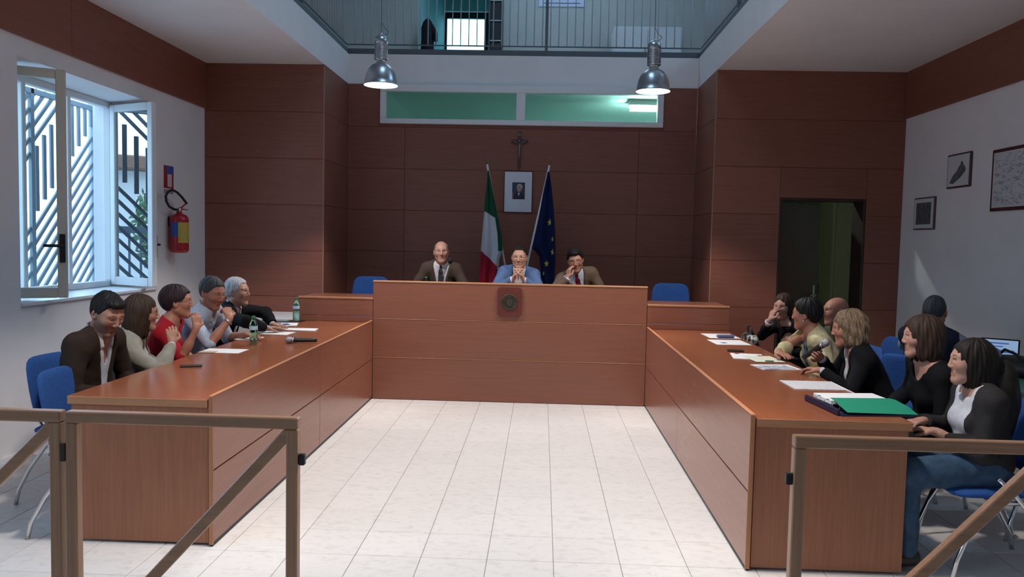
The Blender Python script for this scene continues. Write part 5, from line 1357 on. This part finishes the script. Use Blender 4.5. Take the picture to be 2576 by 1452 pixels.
# picture-wall side, far to near
person('young woman in black with hand over her mouth and a white wristband', (2.50, 7.56, 0), 196, (2.25, 7.49, 1.072), 228, -4, 0, True, .95, SKP, fine=1.1, R=dict(at=(2.10, 7.36, .955), d=(.28, .02, .9), n=(.7, .3, 0), curl=.6, pole=(-.5, .3, -.8)),
       wear=[dict(name='black_top', m=c_black, e=.012, cut=.07)], trousers=t_dark, hair=dict(kind='long', m=HBr, t=.016, bottom=-.26, wide=.088, fc=(0, .115, -.02)), hcol=(.04, .025, .018), watch=(1, c_white))
seat(2.52, 7.56, 196, 'blue chair under the young woman in black')
person('bald man with a moss green shirt behind the gold jacket woman', (2.78, 6.90, 0), 186, (2.50, 6.85, 1.092), 186, 0, 0, skin=SKR, fine=1.1, wear=[shirt(c_moss, (.12, .03), e=.014)], trousers=t_dark, hcol=(.10, .08, .07))
seat(2.80, 6.90, 186, 'blue chair under the bald man')
person('woman with short black hair in a shiny gold jacket turned to the dais', (2.32, 6.30, 0), 182, (2.06, 6.26, 1.108), 148, -2, 0, True, .97, SKR, R=dict(at=(1.765, 6.02, .818), d=(.25, -.9, 0), curl=.2, pole=(-.3, .9, -.3)),
       wear=[dict(name='floral_top', m=c_print, e=.009, v=(.10, .05), sleeve='none'), dict(name='gold_jacket', m=c_gold, e=.020, v=(.6, .07), gap=.05, cut=.02, wr=.006)], trousers=t_dark, hair=dict(kind='short', m=HD, t=.026, ts=.022, tt=.022, line=.0), earring=True)
seat(2.34, 6.30, 182, 'blue chair under the woman in the gold jacket')
_, ends4 = person('blonde woman in a black blazer speaking into a microphone', (2.29, 5.42, 0), 176, (2.07, 5.42, 1.088), 164, -5, 0, True, .98, SKR, R=dict(at=(1.955, 5.575, .862), d=(-.62, -.28, .55), n=(.25, -.9, -.2), curl=.85, thumb=.2, pole=(.2, .6, -.8)), L=dict(at=(1.86, 5.30, .822), d=(-.6, .6, .05), curl=.45),
       wear=[shirt(c_white, (.24, .05), collar=.036), jacket(c_black, (.46, .075))], trousers=t_dark, hair=dict(kind='wavy', m=HBl, t=.020, bottom=-.12, wide=.096, fc=(0, .115, -.04)), hcol=(.12, .08, .05), earring=True)
seat(2.30, 5.42, 176, 'blue chair under the blonde woman')
_a, _b = Vector((1.835, 5.60, .862)), Vector((1.945, 5.435, 1.005)); _z = (_b-_a).normalized(); _x = _z.orthogonal().normalized(); _y = _z.cross(_x)
mic(Matrix(((_x.x, _y.x, _z.x, _a.x), (_x.y, _y.y, _z.y, _a.y), (_x.z, _y.z, _z.z, _a.z), (0, 0, 0, 1))), 'black microphone held up by the blonde woman')
person('woman in a black scoop neck top with brown bobbed hair', (2.41, 4.80, 0), 182, (2.21, 4.69, 1.125), 175, 0, 0, True, .97, SKP, wear=[dict(name='black_top', m=c_black, e=.014, neck=.098, v=(.10, .085), vp=.5)], trousers=t_dark, hair=dict(kind='bob', m=HBr, t=.024, tt=.022, bottom=-.135, wide=.098, fc=(0, .118, -.03)), hcol=(.04, .025, .018), earring=True, girth=1.08)
seat(2.43, 4.82, 180, 'blue chair under the woman in the black top')
person('woman with long dark hair in a charcoal jacket, white top and jeans', (2.30, 4.17, 0), 177, (2.22, 4.17, 1.060), 172, 2, 0, True, .97, SKP, R=dict(at=(2.07, 4.33, .715), d=(-.8, -.45, 0), curl=.3), L=dict(at=(2.05, 4.14, .70), d=(-.75, .55, .05), curl=.35, pole=(.5, -.5, -.6)),
       wear=[dict(name='white_top', m=c_white, e=.010, v=(.07, .045), sleeve='none'), jacket(c_dgrey, (.8, .095), gap=.095, neck=.06, e=.016)], trousers=t_jeans, hair=dict(kind='long', m=HDB, t=.016, tt=.014, bottom=-.38, back=-.165, bk=.085, yb=-.28, wide=.088, fc=(0, .115, -.03)))
seat(2.32, 4.17, 177, 'blue chair under the woman in jeans')
person('man in a navy vest and grey sleeves seen from behind at the side table', (2.86, 6.02, 0), 42, (2.95, 6.08, 1.165), 55, -2, 0, skin=SK, R=dict(at=(3.20, 6.10, .79), d=(.7, .6, 0), curl=.2, pole=(.5, -.8, .3)), L=dict(at=(3.12, 6.40, .79), d=(.8, .2, 0), curl=.2, pole=(-.8, .5, .2)), wear=[shirt(c_lgrey, (.08, .02), e=.012), dict(name='vest', m=c_navy, e=.022, sleeve='none', v=(.2, .04))], trousers=t_dark, hair=dict(kind='short', m=HG, t=.005, ts=.004, tt=.009), hcol=(.05, .05, .05))
seat(2.84, 6.00, 42, 'blue chair under the man in the navy vest')
# patterned bag on the young woman's lap
hb_ = empty('handbag', (1.98, 7.53, .62), label='black and cream patterned handbag beside the young woman in black', cat='handbag')
ring_loft([((1.97, 7.37, .715), (.03, 0, 0), (0, 0, .05)), ((1.97, 7.39, .715), (.05, 0, 0), (0, 0, .085)), ((1.97, 7.53, .725), (.065, 0, 0), (0, 0, .10)), ((1.97, 7.68, .715), (.05, 0, 0), (0, 0, .085)), ((1.97, 7.70, .715), (.03, 0, 0), (0, 0, .05))], 24, 2.6).build('bag_body', print_mat('black_cream_pattern', (.015, .015, .018), (.55, .52, .44), 14, 1, .46, .54), hb_)
MB().tube([(1.97, 7.45, .81), (1.96, 7.47, .86), (1.96, 7.53, .88), (1.96, 7.59, .86), (1.97, 7.61, .81)], .008, 8).build('bag_handle', M_black, hb_)
